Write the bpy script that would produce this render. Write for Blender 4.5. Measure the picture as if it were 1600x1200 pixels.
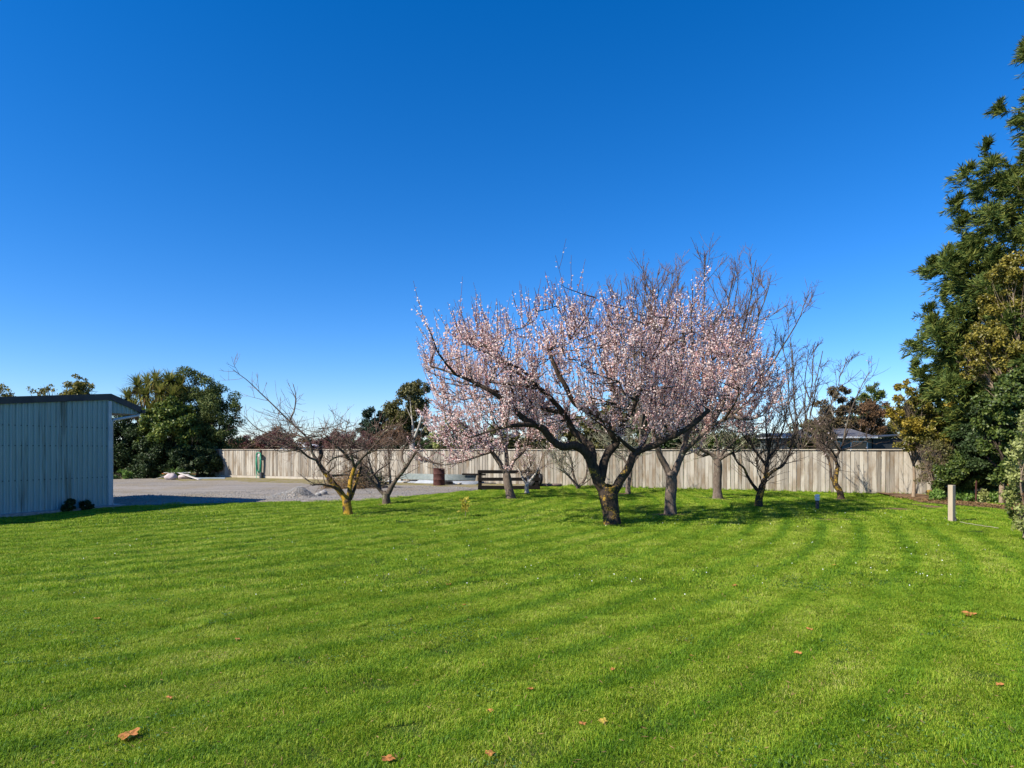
import bpy, bmesh, math, random
import numpy as np
from mathutils import Vector, Matrix

# ------------------------------------------------------------------ camera, sky, sun, exposure
for o in list(bpy.data.objects): bpy.data.objects.remove(o)
SC = bpy.context.scene
COL = SC.collection
R = math.radians
random.seed(7); RNG = np.random.default_rng(11)

CAMH, FPX, HZ = 1.8, 1000.0, 702.0          # eye height, focal length and horizon row (1600 px wide frame)
cam_d = bpy.data.cameras.new('camera'); cam = bpy.data.objects.new('camera', cam_d); COL.objects.link(cam)
cam.location = (0, 0, CAMH); cam.rotation_euler = (R(90), 0, 0)
cam_d.sensor_width = 36; cam_d.lens = 36 * FPX / 1600; cam_d.shift_y = (HZ - 600) / 1600
cam_d.clip_start = 0.1; cam_d.clip_end = 5000
SC.camera = cam

SUN_AZ, SUN_EL = R(30), R(39)               # direction the light travels (from +X towards +Y), elevation
ldir = Vector((math.cos(SUN_EL) * math.cos(SUN_AZ), math.cos(SUN_EL) * math.sin(SUN_AZ), -math.sin(SUN_EL)))
W = bpy.data.worlds.new('World'); SC.world = W; W.use_nodes = True
wn = W.node_tree; wn.nodes.clear()
sky = wn.nodes.new('ShaderNodeTexSky'); sky.sky_type = 'NISHITA'; sky.sun_disc = False
sky.sun_elevation = SUN_EL
sky.sun_rotation = math.atan2(-ldir.x, -ldir.y)
sky.altitude = 100; sky.air_density = 1.0; sky.dust_density = 0.0; sky.ozone_density = 4.0
hsv = wn.nodes.new('ShaderNodeHueSaturation'); hsv.inputs['Saturation'].default_value = 1.25
bg = wn.nodes.new('ShaderNodeBackground'); bg.inputs['Strength'].default_value = 0.086
wo = wn.nodes.new('ShaderNodeOutputWorld')
tint = wn.nodes.new('ShaderNodeMix'); tint.data_type = 'RGBA'; tint.blend_type = 'MULTIPLY'; tint.inputs[0].default_value = 1.0; tint.inputs[7].default_value = (0.82, 0.89, 1.10, 1)
wn.links.new(sky.outputs[0], tint.inputs[6]); wn.links.new(tint.outputs[2], hsv.inputs['Color']); wn.links.new(hsv.outputs[0], bg.inputs[0]); wn.links.new(bg.outputs[0], wo.inputs[0])
sun_d = bpy.data.lights.new('sun', 'SUN'); sun_d.energy = 4.6; sun_d.angle = R(0.53); sun_d.color = (1.0, 0.93, 0.82)
sun = bpy.data.objects.new('sun', sun_d); COL.objects.link(sun)
sun.rotation_euler = ldir.to_track_quat('-Z', 'Y').to_euler(); sun.location = (-20, -12, 25)
SC.view_settings.view_transform = 'Standard'; SC.view_settings.look = 'None'
SC.view_settings.gamma = 1; SC.view_settings.exposure = 0.95
SC.view_settings.use_curve_mapping = False
SC.render.engine = 'CYCLES'
SC.cycles.max_bounces = 6; SC.cycles.transparent_max_bounces = 8
SC.cycles.use_denoising = True; SC.cycles.denoiser = 'OPENIMAGEDENOISE'; SC.cycles.denoising_input_passes = 'RGB_ALBEDO_NORMAL'; SC.cycles.denoising_prefilter = 'ACCURATE'

# ------------------------------------------------------------------ helpers
def P(px, py, Y):                             # where a ray of the photograph meets the depth Y
    return Vector(((px - 800) / FPX * Y, Y, CAMH - (py - HZ) / FPX * Y))
def gy(py): return CAMH * FPX / (py - HZ)     # depth of the ground at an image row
def G(px, py): return P(px, py, gy(py))

def tag(o, label=None, cat=None, group=None, kind=None):
    if label: o['label'] = label
    if cat: o['category'] = cat
    if group: o['group'] = group
    if kind: o['kind'] = kind
    return o
def link(o, parent=None):
    COL.objects.link(o)
    if parent is not None: o.parent = parent
    return o
def thing(name, label, cat, loc=(0, 0, 0), rz=0.0, group=None):
    o = bpy.data.objects.new(name, None); o.location = loc; o.rotation_euler = (0, 0, rz); o.empty_display_size = 0.2
    link(o); return tag(o, label, cat, group)

def mesh_np(name, V, F, mat=None, smooth=False, mats=None, midx=None):
    """V (n,3), F list of int arrays (m,k): one mesh from numpy arrays"""
    me = bpy.data.meshes.new(name)
    V = np.asarray(V, dtype=np.float32).reshape(-1, 3)
    F = [np.asarray(f, dtype=np.int32) for f in (F if isinstance(F, list) else [F]) if len(f)]
    loops = np.concatenate([f.ravel() for f in F]) if F else np.zeros(0, np.int32)
    tot = np.concatenate([np.full(len(f), f.shape[1], np.int32) for f in F]) if F else np.zeros(0, np.int32)
    start = np.concatenate([[0], np.cumsum(tot)[:-1]]).astype(np.int32) if len(tot) else tot
    me.vertices.add(len(V)); me.vertices.foreach_set('co', V.ravel())
    me.loops.add(len(loops)); me.loops.foreach_set('vertex_index', loops)
    me.polygons.add(len(tot)); me.polygons.foreach_set('loop_start', start)
    try: me.polygons.foreach_set('loop_total', tot)
    except Exception: pass
    if midx is not None: me.polygons.foreach_set('material_index', np.asarray(midx, np.int32))
    if smooth: me.polygons.foreach_set('use_smooth', np.ones(len(tot), bool))
    me.update(calc_edges=True); me.validate()
    for m in (mats or ([mat] if mat else [])): me.materials.append(m)
    return me
def ob(name, me, parent=None, loc=None, rot=None):
    o = bpy.data.objects.new(name, me)
    if loc is not None: o.location = loc
    if rot is not None: o.rotation_euler = rot
    return link(o, parent)

class MB:                                     # collects boxes and tubes for ONE mesh
    def __init__(s): s.v = []; s.f = []
    def box(s, c, size, rz=0, ry=0, rx=0, taper=1.0):
        M = Matrix.Translation(c) @ Matrix.Rotation(rz, 4, 'Z') @ Matrix.Rotation(ry, 4, 'Y') @ Matrix.Rotation(rx, 4, 'X')
        n = len(s.v); a, b, d = size[0] / 2, size[1] / 2, size[2] / 2
        for z in (-d, d):
            t = taper if z > 0 else 1
            for x, y in ((-a, -b), (a, -b), (a, b), (-a, b)): s.v.append(M @ Vector((x * t, y * t, z)))
        for q in ((3, 2, 1, 0), (4, 5, 6, 7), (0, 1, 5, 4), (1, 2, 6, 5), (2, 3, 7, 6), (3, 0, 4, 7)): s.f.append([n + i for i in q])
        return s
    def prism(s, poly, axis_from, axis_to):   # closed polygon swept between two offsets
        n = len(s.v); k = len(poly)
        for off in (axis_from, axis_to):
            for p in poly: s.v.append(Vector(p) + Vector(off))
        s.f.append([n + i for i in range(k)][::-1]); s.f.append([n + k + i for i in range(k)])
        for i in range(k): s.f.append([n + i, n + (i + 1) % k, n + k + (i + 1) % k, n + k + i])
        return s
    def tube(s, pts, r, sides=8, cap=True):
        pts = [Vector(p) for p in pts]; rs = r if isinstance(r, (list, tuple)) else [r] * len(pts)
        n0 = len(s.v); x = None
        for i, p in enumerate(pts):
            t = (pts[min(i + 1, len(pts) - 1)] - pts[max(i - 1, 0)]).normalized()
            if x is None: x = t.orthogonal().normalized()
            x = (x - t * x.dot(t)).normalized(); y = t.cross(x)
            for k in range(sides):
                a = 2 * math.pi * k / sides; s.v.append(p + (x * math.cos(a) + y * math.sin(a)) * rs[i])
        for i in range(len(pts) - 1):
            for k in range(sides):
                a = n0 + i * sides + k; b = n0 + i * sides + (k + 1) % sides
                s.f.append([a, b, b + sides, a + sides])
        if cap:
            s.f.append([n0 + k for k in range(sides)][::-1]); e = n0 + (len(pts) - 1) * sides
            s.f.append([e + k for k in range(sides)])
        return s
    def lathe(s, prof, c=(0, 0, 0), sides=24):
        n0 = len(s.v); c = Vector(c)
        for r, z in prof:
            for k in range(sides):
                a = 2 * math.pi * k / sides; s.v.append(c + Vector((r * math.cos(a), r * math.sin(a), z)))
        for i in range(len(prof) - 1):
            for k in range(sides):
                a = n0 + i * sides + k; b = n0 + i * sides + (k + 1) % sides; s.f.append([a, b, b + sides, a + sides])
        s.f.append([n0 + k for k in range(sides)][::-1]); e = n0 + (len(prof) - 1) * sides; s.f.append([e + k for k in range(sides)])
        return s
    def mesh(s, name, mat, smooth=False, bevel=0):
        me = bpy.data.meshes.new(name); me.from_pydata([tuple(v) for v in s.v], [], s.f)
        if bevel:
            bm = bmesh.new(); bm.from_mesh(me)
            bmesh.ops.bevel(bm, geom=bm.edges[:], offset=bevel, segments=1, affect='EDGES'); bm.to_mesh(me); bm.free()
        me.update(); me.materials.append(mat)
        if smooth:
            for p in me.polygons: p.use_smooth = True
        return me
    def build(s, name, mat, parent=None, smooth=False, bevel=0, loc=None, rot=None):
        return ob(name, s.mesh(name, mat, smooth, bevel), parent, loc, rot)

def noise3(p, s=1.0):
    from mathutils import noise
    return noise.noise(Vector(p) * s)

# ------------------------------------------------------------------ materials
def newmat(name):
    m = bpy.data.materials.new(name); m.use_nodes = True
    nt = m.node_tree; nt.nodes.clear()
    out = nt.nodes.new('ShaderNodeOutputMaterial')
    return m, nt, out
def N(nt, t, **kw):
    n = nt.nodes.new(t)
    for k, v in kw.items():
        if k.startswith('i_'): n.inputs[k[2:].replace('_', ' ')].default_value = v
        else: setattr(n, k, v)
    return n
def ramp(nt, fac, stops, interp='LINEAR'):
    r = nt.nodes.new('ShaderNodeValToRGB'); r.color_ramp.interpolation = interp
    els = r.color_ramp.elements
    while len(els) > 1: els.remove(els[-1])
    els[0].position = stops[0][0]; els[0].color = (*stops[0][1], 1)
    for p, c in stops[1:]:
        e = els.new(p); e.color = (*c, 1)
    nt.links.new(fac, r.inputs[0]); return r.outputs[0]
def mix(nt, fac, a, b, mode='MIX'):
    m = nt.nodes.new('ShaderNodeMix'); m.data_type = 'RGBA'; m.blend_type = mode
    for sock, v in ((m.inputs[0], fac), (m.inputs[6], a), (m.inputs[7], b)):
        if hasattr(v, 'links') or hasattr(v, 'is_output'): nt.links.new(v, sock)
        elif isinstance(v, (int, float)): sock.default_value = v
        else: sock.default_value = (*v, 1)
    return m.outputs[2]
def math_(nt, op, a, b=None, c=None):
    m = nt.nodes.new('ShaderNodeMath'); m.operation = op
    for i, v in enumerate((a, b, c)):
        if v is None: continue
        if isinstance(v, (int, float)): m.inputs[i].default_value = v
        else: nt.links.new(v, m.inputs[i])
    return m.outputs[0]
def noise_tex(nt, vec, scale, detail=4, rough=0.55, dist=0.0):
    n = N(nt, 'ShaderNodeTexNoise'); n.inputs['Scale'].default_value = scale; n.inputs['Detail'].default_value = detail
    n.inputs['Roughness'].default_value = rough; n.inputs['Distortion'].default_value = dist
    if vec is not None: nt.links.new(vec, n.inputs['Vector'])
    return n.outputs['Fac']
def mapping(nt, vec, scale=(1, 1, 1), rot=(0, 0, 0)):
    m = nt.nodes.new('ShaderNodeMapping'); m.inputs['Scale'].default_value = scale; m.inputs['Rotation'].default_value = rot
    nt.links.new(vec, m.inputs['Vector']); return m.outputs[0]
def bsdf(nt, out, col, rough=0.8, spec=0.3, metal=0.0, bump=None, bstr=0.3, bdist=0.01):
    b = nt.nodes.new('ShaderNodeBsdfPrincipled')
    if isinstance(col, tuple): b.inputs['Base Color'].default_value = (*col, 1)
    else: nt.links.new(col, b.inputs['Base Color'])
    if isinstance(rough, (int, float)): b.inputs['Roughness'].default_value = rough
    else: nt.links.new(rough, b.inputs['Roughness'])
    b.inputs['Specular IOR Level'].default_value = spec; b.inputs['Metallic'].default_value = metal
    if bump is not None:
        bp = nt.nodes.new('ShaderNodeBump'); bp.inputs['Strength'].default_value = bstr; bp.inputs['Distance'].default_value = bdist
        nt.links.new(bump, bp.inputs['Height']); nt.links.new(bp.outputs[0], b.inputs['Normal'])
    nt.links.new(b.outputs[0], out.inputs[0]); return b
def geo(nt): return nt.nodes.new('ShaderNodeNewGeometry')

def leaf_mat(name, stops, trans=0.3, rough=0.5, spec=0.35, tcol=None, nscale=0.6, namp=0.35):
    """leaf colours vary leaf by leaf and slowly through the crown"""
    m, nt, out = newmat(name); g = geo(nt)
    n = noise_tex(nt, g.outputs['Position'], nscale, 2)
    f = math_(nt, 'ADD', math_(nt, 'MULTIPLY', g.outputs['Random Per Island'], 1 - namp), math_(nt, 'MULTIPLY', n, namp))
    col = ramp(nt, f, stops)
    b = nt.nodes.new('ShaderNodeBsdfPrincipled'); nt.links.new(col, b.inputs['Base Color'])
    b.inputs['Roughness'].default_value = rough; b.inputs['Specular IOR Level'].default_value = spec
    t = nt.nodes.new('ShaderNodeBsdfTranslucent')
    if tcol: nt.links.new(mix(nt, 0.5, col, tcol), t.inputs[0])
    else: nt.links.new(col, t.inputs[0])
    mx = nt.nodes.new('ShaderNodeMixShader'); mx.inputs[0].default_value = trans
    nt.links.new(b.outputs[0], mx.inputs[1]); nt.links.new(t.outputs[0], mx.inputs[2]); nt.links.new(mx.outputs[0], out.inputs[0])
    return m

def bark_mat(name, dark, light, lichen=None, lamount=0.5, lscale=3.0, zfade=None):
    m, nt, out = newmat(name); tc = nt.nodes.new('ShaderNodeTexCoord'); g = geo(nt)
    p = g.outputs['Position']
    n1 = noise_tex(nt, mapping(nt, p, (14, 14, 5)), 1.6, 5, 0.65)
    n2 = noise_tex(nt, p, 38, 3)
    f = math_(nt, 'ADD', math_(nt, 'MULTIPLY', n1, 0.7), math_(nt, 'MULTIPLY', n2, 0.3))
    col = ramp(nt, f, [(0.32, dark), (0.68, light)])
    if lichen:
        l1 = noise_tex(nt, p, lscale, 3, 0.6); l2 = noise_tex(nt, p, lscale * 9, 3, 0.6)
        lf = math_(nt, 'ADD', math_(nt, 'MULTIPLY', l1, 0.62), math_(nt, 'MULTIPLY', l2, 0.38))
        if zfade:                              # lichen grows between two heights
            sp = nt.nodes.new('ShaderNodeSeparateXYZ'); nt.links.new(p, sp.inputs[0])
            mr = nt.nodes.new('ShaderNodeMapRange'); mr.inputs[1].default_value = zfade[0]; mr.inputs[2].default_value = zfade[1]
            mr.inputs[3].default_value = 0.0; mr.inputs[4].default_value = -0.25; nt.links.new(sp.outputs[2], mr.inputs[0])
            lf = math_(nt, 'ADD', lf, mr.outputs[0])
        k = ramp(nt, lf, [(0.72 - lamount * 0.45, (0, 0, 0)), (0.78 - lamount * 0.45, (1, 1, 1))])
        col = mix(nt, k, col, lichen)
    bsdf(nt, out, col, 0.9, 0.15, bump=f, bstr=0.8, bdist=0.02)
    return m

M = {}
M['bark_dark'] = bark_mat('bark_dark', (0.012, 0.009, 0.007), (0.085, 0.062, 0.045), (0.34, 0.21, 0.03), 0.43, 3.6, (1.2, 1.9))
M['bark_lichen'] = bark_mat('bark_lichen', (0.016, 0.011, 0.008), (0.085, 0.062, 0.045), (0.35, 0.21, 0.025), 0.56, 4.2, (1.1, 2.0))
M['bark_grey'] = bark_mat('bark_grey', (0.05, 0.038, 0.03), (0.20, 0.155, 0.12), (0.30, 0.30, 0.21), 0.30, 5)
M['bark_mid'] = bark_mat('bark_mid', (0.035, 0.026, 0.02), (0.15, 0.115, 0.085), (0.26, 0.26, 0.17), 0.35, 5)
M['bark_pale'] = bark_mat('bark_pale', (0.30, 0.27, 0.23), (0.50, 0.46, 0.40))
M['twig_red'] = bark_mat('twig_red', (0.075, 0.036, 0.03), (0.20, 0.105, 0.085))
M['twig_brown'] = bark_mat('twig_brown', (0.05, 0.036, 0.028), (0.16, 0.115, 0.085))
M['twig_tan'] = bark_mat('twig_tan', (0.10, 0.062, 0.05), (0.26, 0.17, 0.135))
M['twig_lichen'] = bark_mat('twig_lichen', (0.07, 0.055, 0.04), (0.19, 0.155, 0.11), (0.30, 0.31, 0.20), 0.55, 6)
M['twig_pale'] = bark_mat('twig_pale', (0.16, 0.115, 0.08), (0.34, 0.26, 0.18))
M['blossom'] = leaf_mat('blossom', [(0.0, (0.50, 0.19, 0.20)), (0.2, (0.72, 0.42, 0.40)), (0.42, (0.89, 0.68, 0.62)), (0.9, (0.94, 0.85, 0.79))], 0.50, 0.7, 0.1, None, 1.2, 0.25)
M['blossom_pale'] = leaf_mat('blossom_pale', [(0.0, (0.35, 0.14, 0.13)), (0.35, (0.55, 0.42, 0.30)), (0.7, (0.66, 0.60, 0.45)), (1.0, (0.78, 0.74, 0.62))], 0.35, 0.7, 0.1)

# ------------------------------------------------------------------ ground
def stripes_node(nt, pos):
    """arcs left by the mower: distance from a far turning centre, gently distorted"""
    d = nt.nodes.new('ShaderNodeVectorMath'); d.operation = 'SUBTRACT'; d.inputs[1].default_value = (-19, 27, 0)
    nt.links.new(pos, d.inputs[0])
    fl = nt.nodes.new('ShaderNodeVectorMath'); fl.operation = 'MULTIPLY'; fl.inputs[1].default_value = (1, 1, 0)
    nt.links.new(d.outputs[0], fl.inputs[0])
    ln = nt.nodes.new('ShaderNodeVectorMath'); ln.operation = 'LENGTH'; nt.links.new(fl.outputs[0], ln.inputs[0])
    w = noise_tex(nt, pos, 0.35, 2)
    r = math_(nt, 'ADD', ln.outputs['Value'], math_(nt, 'MULTIPLY', w, 0.32))
    sn = math_(nt, 'SINE', math_(nt, 'MULTIPLY', r, 2 * math.pi / 0.74)); dk = math_(nt, 'POWER', math_(nt, 'ADD', math_(nt, 'MULTIPLY', sn, .5), .5), 2.6)
    am = noise_tex(nt, pos, 0.22, 3, .6)              # some passes show, others have grown out
    k = N(nt, 'ShaderNodeMapRange'); k.inputs[1].default_value = .36; k.inputs[2].default_value = .62; nt.links.new(am, k.inputs[0])
    return math_(nt, 'MULTIPLY', math_(nt, 'SUBTRACT', .32, dk), math_(nt, 'ADD', math_(nt, 'MULTIPLY', k.outputs[0], 1.1), .35))

def grass_colour(nt):
    g = geo(nt); pos = g.outputs['Position']
    big = noise_tex(nt, pos, 0.45, 3, 0.6); mid = noise_tex(nt, pos, 2.6, 3, 0.6)
    st = stripes_node(nt, pos)
    sm = noise_tex(nt, pos, 11, 3, .65)
    f = math_(nt, 'ADD', math_(nt, 'ADD', math_(nt, 'MULTIPLY', big, 0.40), math_(nt, 'MULTIPLY', mid, 0.35)), math_(nt, 'MULTIPLY', sm, .25))
    f = math_(nt, 'ADD', math_(nt, 'MULTIPLY', math_(nt, 'SUBTRACT', f, .5), 1.05), .525)
    f = math_(nt, 'ADD', f, math_(nt, 'MULTIPLY', st, 0.27))
    return g, f

m, nt, out = newmat('grass_blade')
g, f = grass_colour(nt)
f2 = math_(nt, 'ADD', math_(nt, 'MULTIPLY', f, 0.62), math_(nt, 'MULTIPLY', g.outputs['Random Per Island'], 0.38))
col = ramp(nt, f2, [(0.20, (0.060, 0.145, 0.014)), (0.38, (0.120, 0.250, 0.010)), (0.54, (0.240, 0.370, 0.016)), (0.70, (0.42, 0.48, 0.05)), (0.84, (0.60, 0.58, 0.22))])
b = N(nt, 'ShaderNodeBsdfPrincipled'); nt.links.new(col, b.inputs['Base Color']); b.inputs['Roughness'].default_value = 0.55; b.inputs['Specular IOR Level'].default_value = 0.25
t = N(nt, 'ShaderNodeBsdfTranslucent'); nt.links.new(col, t.inputs[0])
mx = N(nt, 'ShaderNodeMixShader'); mx.inputs[0].default_value = 0.42
nt.links.new(b.outputs[0], mx.inputs[1]); nt.links.new(t.outputs[0], mx.inputs[2]); nt.links.new(mx.outputs[0], out.inputs[0])
M['grass'] = m

m, nt, out = newmat('lawn_soil')
g, f = grass_colour(nt)
fine = noise_tex(nt, g.outputs['Position'], 60, 3, 0.7)
c1 = ramp(nt, f, [(0.3, (0.035, 0.075, 0.010)), (0.7, (0.075, 0.125, 0.018))])
c2 = ramp(nt, fine, [(0.4, (0.05, 0.042, 0.02)), (0.62, (1, 1, 1))])
bsdf(nt, out, mix(nt, 0.75, c1, c2, 'MULTIPLY'), 0.95, 0.1, bump=fine, bstr=0.6, bdist=0.02)
M['lawn_soil'] = m

m, nt, out = newmat('gravel')
p = geo(nt).outputs['Position']
v = N(nt, 'ShaderNodeTexVoronoi'); v.inputs['Scale'].default_value = 34; nt.links.new(p, v.inputs['Vector'])
big = noise_tex(nt, p, 0.35, 4, 0.6); mid = noise_tex(nt, p, 3.0, 4, 0.65)
sp = N(nt, 'ShaderNodeSeparateColor'); nt.links.new(v.outputs['Color'], sp.inputs[0])
c = ramp(nt, sp.outputs[0], [(0.0, (0.08, 0.075, 0.07)), (0.5, (0.185, 0.168, 0.148)), (1.0, (0.33, 0.30, 0.265))])
c = mix(nt, math_(nt, 'MULTIPLY', mid, 0.55), c, (0.22, 0.19, 0.15))
trk = ramp(nt, noise_tex(nt, mapping(nt, p, (0.10, 0.95, 1), (0, 0, R(12))), 1.0, 4, .6), [(.40, (0, 0, 0)), (.60, (1, 1, 1))])
c = mix(nt, math_(nt, 'MULTIPLY', trk, .55), c, (.30, .265, .225))
moss = ramp(nt, math_(nt, 'ADD', math_(nt, 'MULTIPLY', big, 0.6), math_(nt, 'MULTIPLY', mid, 0.4)), [(0.47, (0, 0, 0)), (0.62, (1, 1, 1))])
c = mix(nt, math_(nt, 'MULTIPLY', moss, 0.6), c, (0.20, 0.155, 0.085))
bsdf(nt, out, c, 0.9, 0.2, bump=v.outputs['Distance'], bstr=0.5, bdist=0.02)
M['gravel'] = m

m, nt, out = newmat('soil')
p = geo(nt).outputs['Position']
n1 = noise_tex(nt, p, 9, 5, 0.7); n2 = noise_tex(nt, p, 60, 3)
bsdf(nt, out, ramp(nt, math_(nt, 'ADD', math_(nt, 'MULTIPLY', n1, 0.6), math_(nt, 'MULTIPLY', n2, 0.4)), [(0.3, (0.085, 0.05, 0.028)), (0.55, (0.20, 0.125, 0.07)), (0.75, (0.33, 0.22, 0.13))]), 0.95, 0.1, bump=n2, bstr=0.8, bdist=0.03)
M['soil'] = m
m, nt, out = newmat('paddock')
p = geo(nt).outputs['Position']
bsdf(nt, out, ramp(nt, noise_tex(nt, p, 0.2, 6, 0.7), [(0.3, (0.04, 0.065, 0.018)), (0.7, (0.10, 0.10, 0.04))]), 0.95, 0.1)
M['paddock'] = m

def und(x, y):                                # slow swell of the lawn
    return 0.022 * math.sin(x * 0.55 + y * 0.21) * math.cos(y * 0.43 - x * 0.13) + 0.010 * noise3((x, y, 0), 0.9)

tag(ob('ground', mesh_np('ground', [(-900, -60, -0.12), (900, -60, -0.12), (900, 1500, -0.12), (-900, 1500, -0.12)], np.array([[0, 1, 2, 3]]), M['paddock'])), kind='structure')

def grid_sheet(name, x0, x1, y0, y1, st, zf, mat, keep=None):
    xs = np.arange(x0, x1 + 1e-6, st); ys = np.arange(y0, y1 + 1e-6, st)
    V = [(x, y, zf(x, y)) for y in ys for x in xs]; nx = len(xs); F = []
    for j in range(len(ys) - 1):
        for i in range(nx - 1):
            if keep and not keep(xs[i] + st / 2, ys[j] + st / 2): continue
            a = j * nx + i; F.append((a, a + 1, a + nx + 1, a + nx))
    return ob(name, mesh_np(name, V, np.array(F), mat, smooth=True))
tag(grid_sheet('lawn', -26, 26, -4, 45, 0.5, und, M['lawn_soil']), kind='structure')

# fence line and lawn / gravel boundary (plan view)
FA, FB = Vector((-19.2, 40.5, 0)), Vector((17.9, 24.28, 0))
fdir = (FB - FA).normalized(); fnor = Vector((fdir.y, -fdir.x, 0))          # towards the camera
if fnor.y > 0: fnor = -fnor
def fence_y(x): return FA.y + (x - FA.x) * (FB.y - FA.y) / (FB.x - FA.x)
GB = [(-26, 14.5), (-16.2, 16.5), (-12.2, 19.9), (-10.2, 20.9), (-8.6, 21.7), (-7.2, 22.0), (-5.8, 22.2), (-5.0, 23.0), (-4.3, 23.8), (-3.0, 26.0), (-1.75, 28.1), (-0.6, 29.6), (1.0, 31.6)]
def gravel_front(x):
    for (x0, y0), (x1, y1) in zip(GB, GB[1:]):
        if x0 <= x <= x1: return y0 + (y1 - y0) * (x - x0) / (x1 - x0)
    return 14.5 if x < -26 else 99
V, F = [], []
xs = np.arange(-26, 0.81, 0.2)
for x in xs:
    yf = gravel_front(x) + 0.10 * noise3((x, 0, 3), 1.3); yb = 43.0
    for j in range(41):
        y = yf + (yb - yf) * (j / 40) ** 1.2
        z = 0.034 + 0.018 * noise3((x, y, 1), 0.8) + 0.006 * noise3((x, y, 2), 4)
        V.append((x, y, z if 0 < j else -0.03))
for i in range(len(xs) - 1):
    for j in range(40): F.append((i * 41 + j, (i + 1) * 41 + j, (i + 1) * 41 + j + 1, i * 41 + j + 1))
tag(ob('gravel_yard', mesh_np('gravel_yard', V, np.array(F), M['gravel'], smooth=True)), kind='structure')

m, nt, out = newmat('verge')
p = geo(nt).outputs['Position']; n1 = noise_tex(nt, p, 1.6, 5, .7); n2 = noise_tex(nt, p, 22, 4, .7)
bsdf(nt, out, ramp(nt, math_(nt, 'ADD', math_(nt, 'MULTIPLY', n1, .6), math_(nt, 'MULTIPLY', n2, .4)), [(.34, (.09, .10, .025)), (.44, (.17, .15, .045)), (.52, (.23, .185, .10)), (.60, (.20, .18, .155)), (.74, (.27, .25, .22))]), .95, .1, bump=n2, bstr=.8, bdist=.03)
M['verge'] = m
V, F = [], []; k = 0
for i in range(121):
    x = -27 + 27.6 * i / 120; yb = fence_y(x) + .3 if x > -19.5 else 41.5; w = (4.2 if x < -7 else 3.0) + 1.6 * noise3((x, 0, 5), .5) + .5 * noise3((x, 0, 6), 2.3)
    for j in range(5): V.append((x, yb - w * j / 4, .062 - (.05 if j == 4 else 0) + .012 * noise3((x, j, 7), 2)))
for i in range(120):
    for j in range(4): F.append((i * 5 + j, i * 5 + j + 1, (i + 1) * 5 + j + 1, (i + 1) * 5 + j))
tag(ob('verge', mesh_np('verge', V, np.array(F), M['verge'], smooth=True)), kind='structure')

# garden bed in front of the conifers on the right
V, F = [], []; nb_ = 60
def bed_front(px): return G(px, 784 + (px - 1430) * .085 + 2.2 * noise3((px * .03, 0, 0), 1.0) + 1.2 * noise3((px * .11, 3, 0), 1.0))
for i in range(nb_ + 1):
    q = bed_front(1432 + 200 * i / nb_)
    for j in range(9):
        y = q.y + (26.2 - q.y) * j / 8; V.append((q.x + .12 * j, y, .012 + .05 * min(j, 2) / 2 + .03 * noise3((q.x, y, 2), 1.7) * (j > 0)))
for i in range(nb_):
    for j in range(8): F.append((i * 9 + j, (i + 1) * 9 + j, (i + 1) * 9 + j + 1, i * 9 + j + 1))
tag(ob('garden_bed', mesh_np('garden_bed', V, np.array(F), M['soil'], smooth=True)), kind='structure')

# ------------------------------------------------------------------ fence
def timber(name, stops, scale=1.0, stain=0.5):
    m, nt, out = newmat(name)
    oi = N(nt, 'ShaderNodeObjectInfo'); g = geo(nt); p = g.outputs['Position']
    cmb = N(nt, 'ShaderNodeVectorMath', operation='ADD'); nt.links.new(p, cmb.inputs[0])
    mu = N(nt, 'ShaderNodeVectorMath', operation='SCALE'); mu.inputs[0].default_value = (31, 17, 9); nt.links.new(oi.outputs['Random'], mu.inputs['Scale']); nt.links.new(mu.outputs[0], cmb.inputs[1])
    gr = noise_tex(nt, mapping(nt, cmb.outputs[0], (30 * scale, 30 * scale, 1.6 * scale)), 1.0, 4, 0.6, 0.4)
    bl = noise_tex(nt, mapping(nt, cmb.outputs[0], (2.2, 2.2, 0.8)), 1.0, 4, 0.6)
    f = math_(nt, 'ADD', math_(nt, 'MULTIPLY', oi.outputs['Random'], 0.45), math_(nt, 'MULTIPLY', gr, 0.55))
    c = ramp(nt, f, stops)
    k = ramp(nt, bl, [(0.46, (0, 0, 0)), (0.64, (1, 1, 1))])
    c = mix(nt, math_(nt, 'MULTIPLY', k, stain), c, (0.16, 0.105, 0.055))
    bsdf(nt, out, c, 0.88, 0.15, bump=gr, bstr=0.5, bdist=0.006)
    return m
M['paling'] = timber('paling', [(0.18, (0.13, 0.115, 0.09)), (0.42, (0.28, 0.25, 0.205)), (0.68, (0.42, 0.38, 0.31)), (0.95, (0.52, 0.48, 0.41))], 1, 0.66)
M['rail_timber'] = timber('rail_timber', [(0.2, (0.30, 0.26, 0.20)), (0.8, (0.50, 0.45, 0.37))], 1, 0.2)
M['post_timber'] = timber('post_timber', [(0.2, (0.25, 0.20, 0.14)), (0.8, (0.40, 0.34, 0.25))], 1, 0.25)
M['dark_timber'] = timber('dark_timber', [(0.2, (0.003, 0.0025, 0.002)), (0.8, (0.009, 0.007, 0.006))], 1, 0.02)

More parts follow.
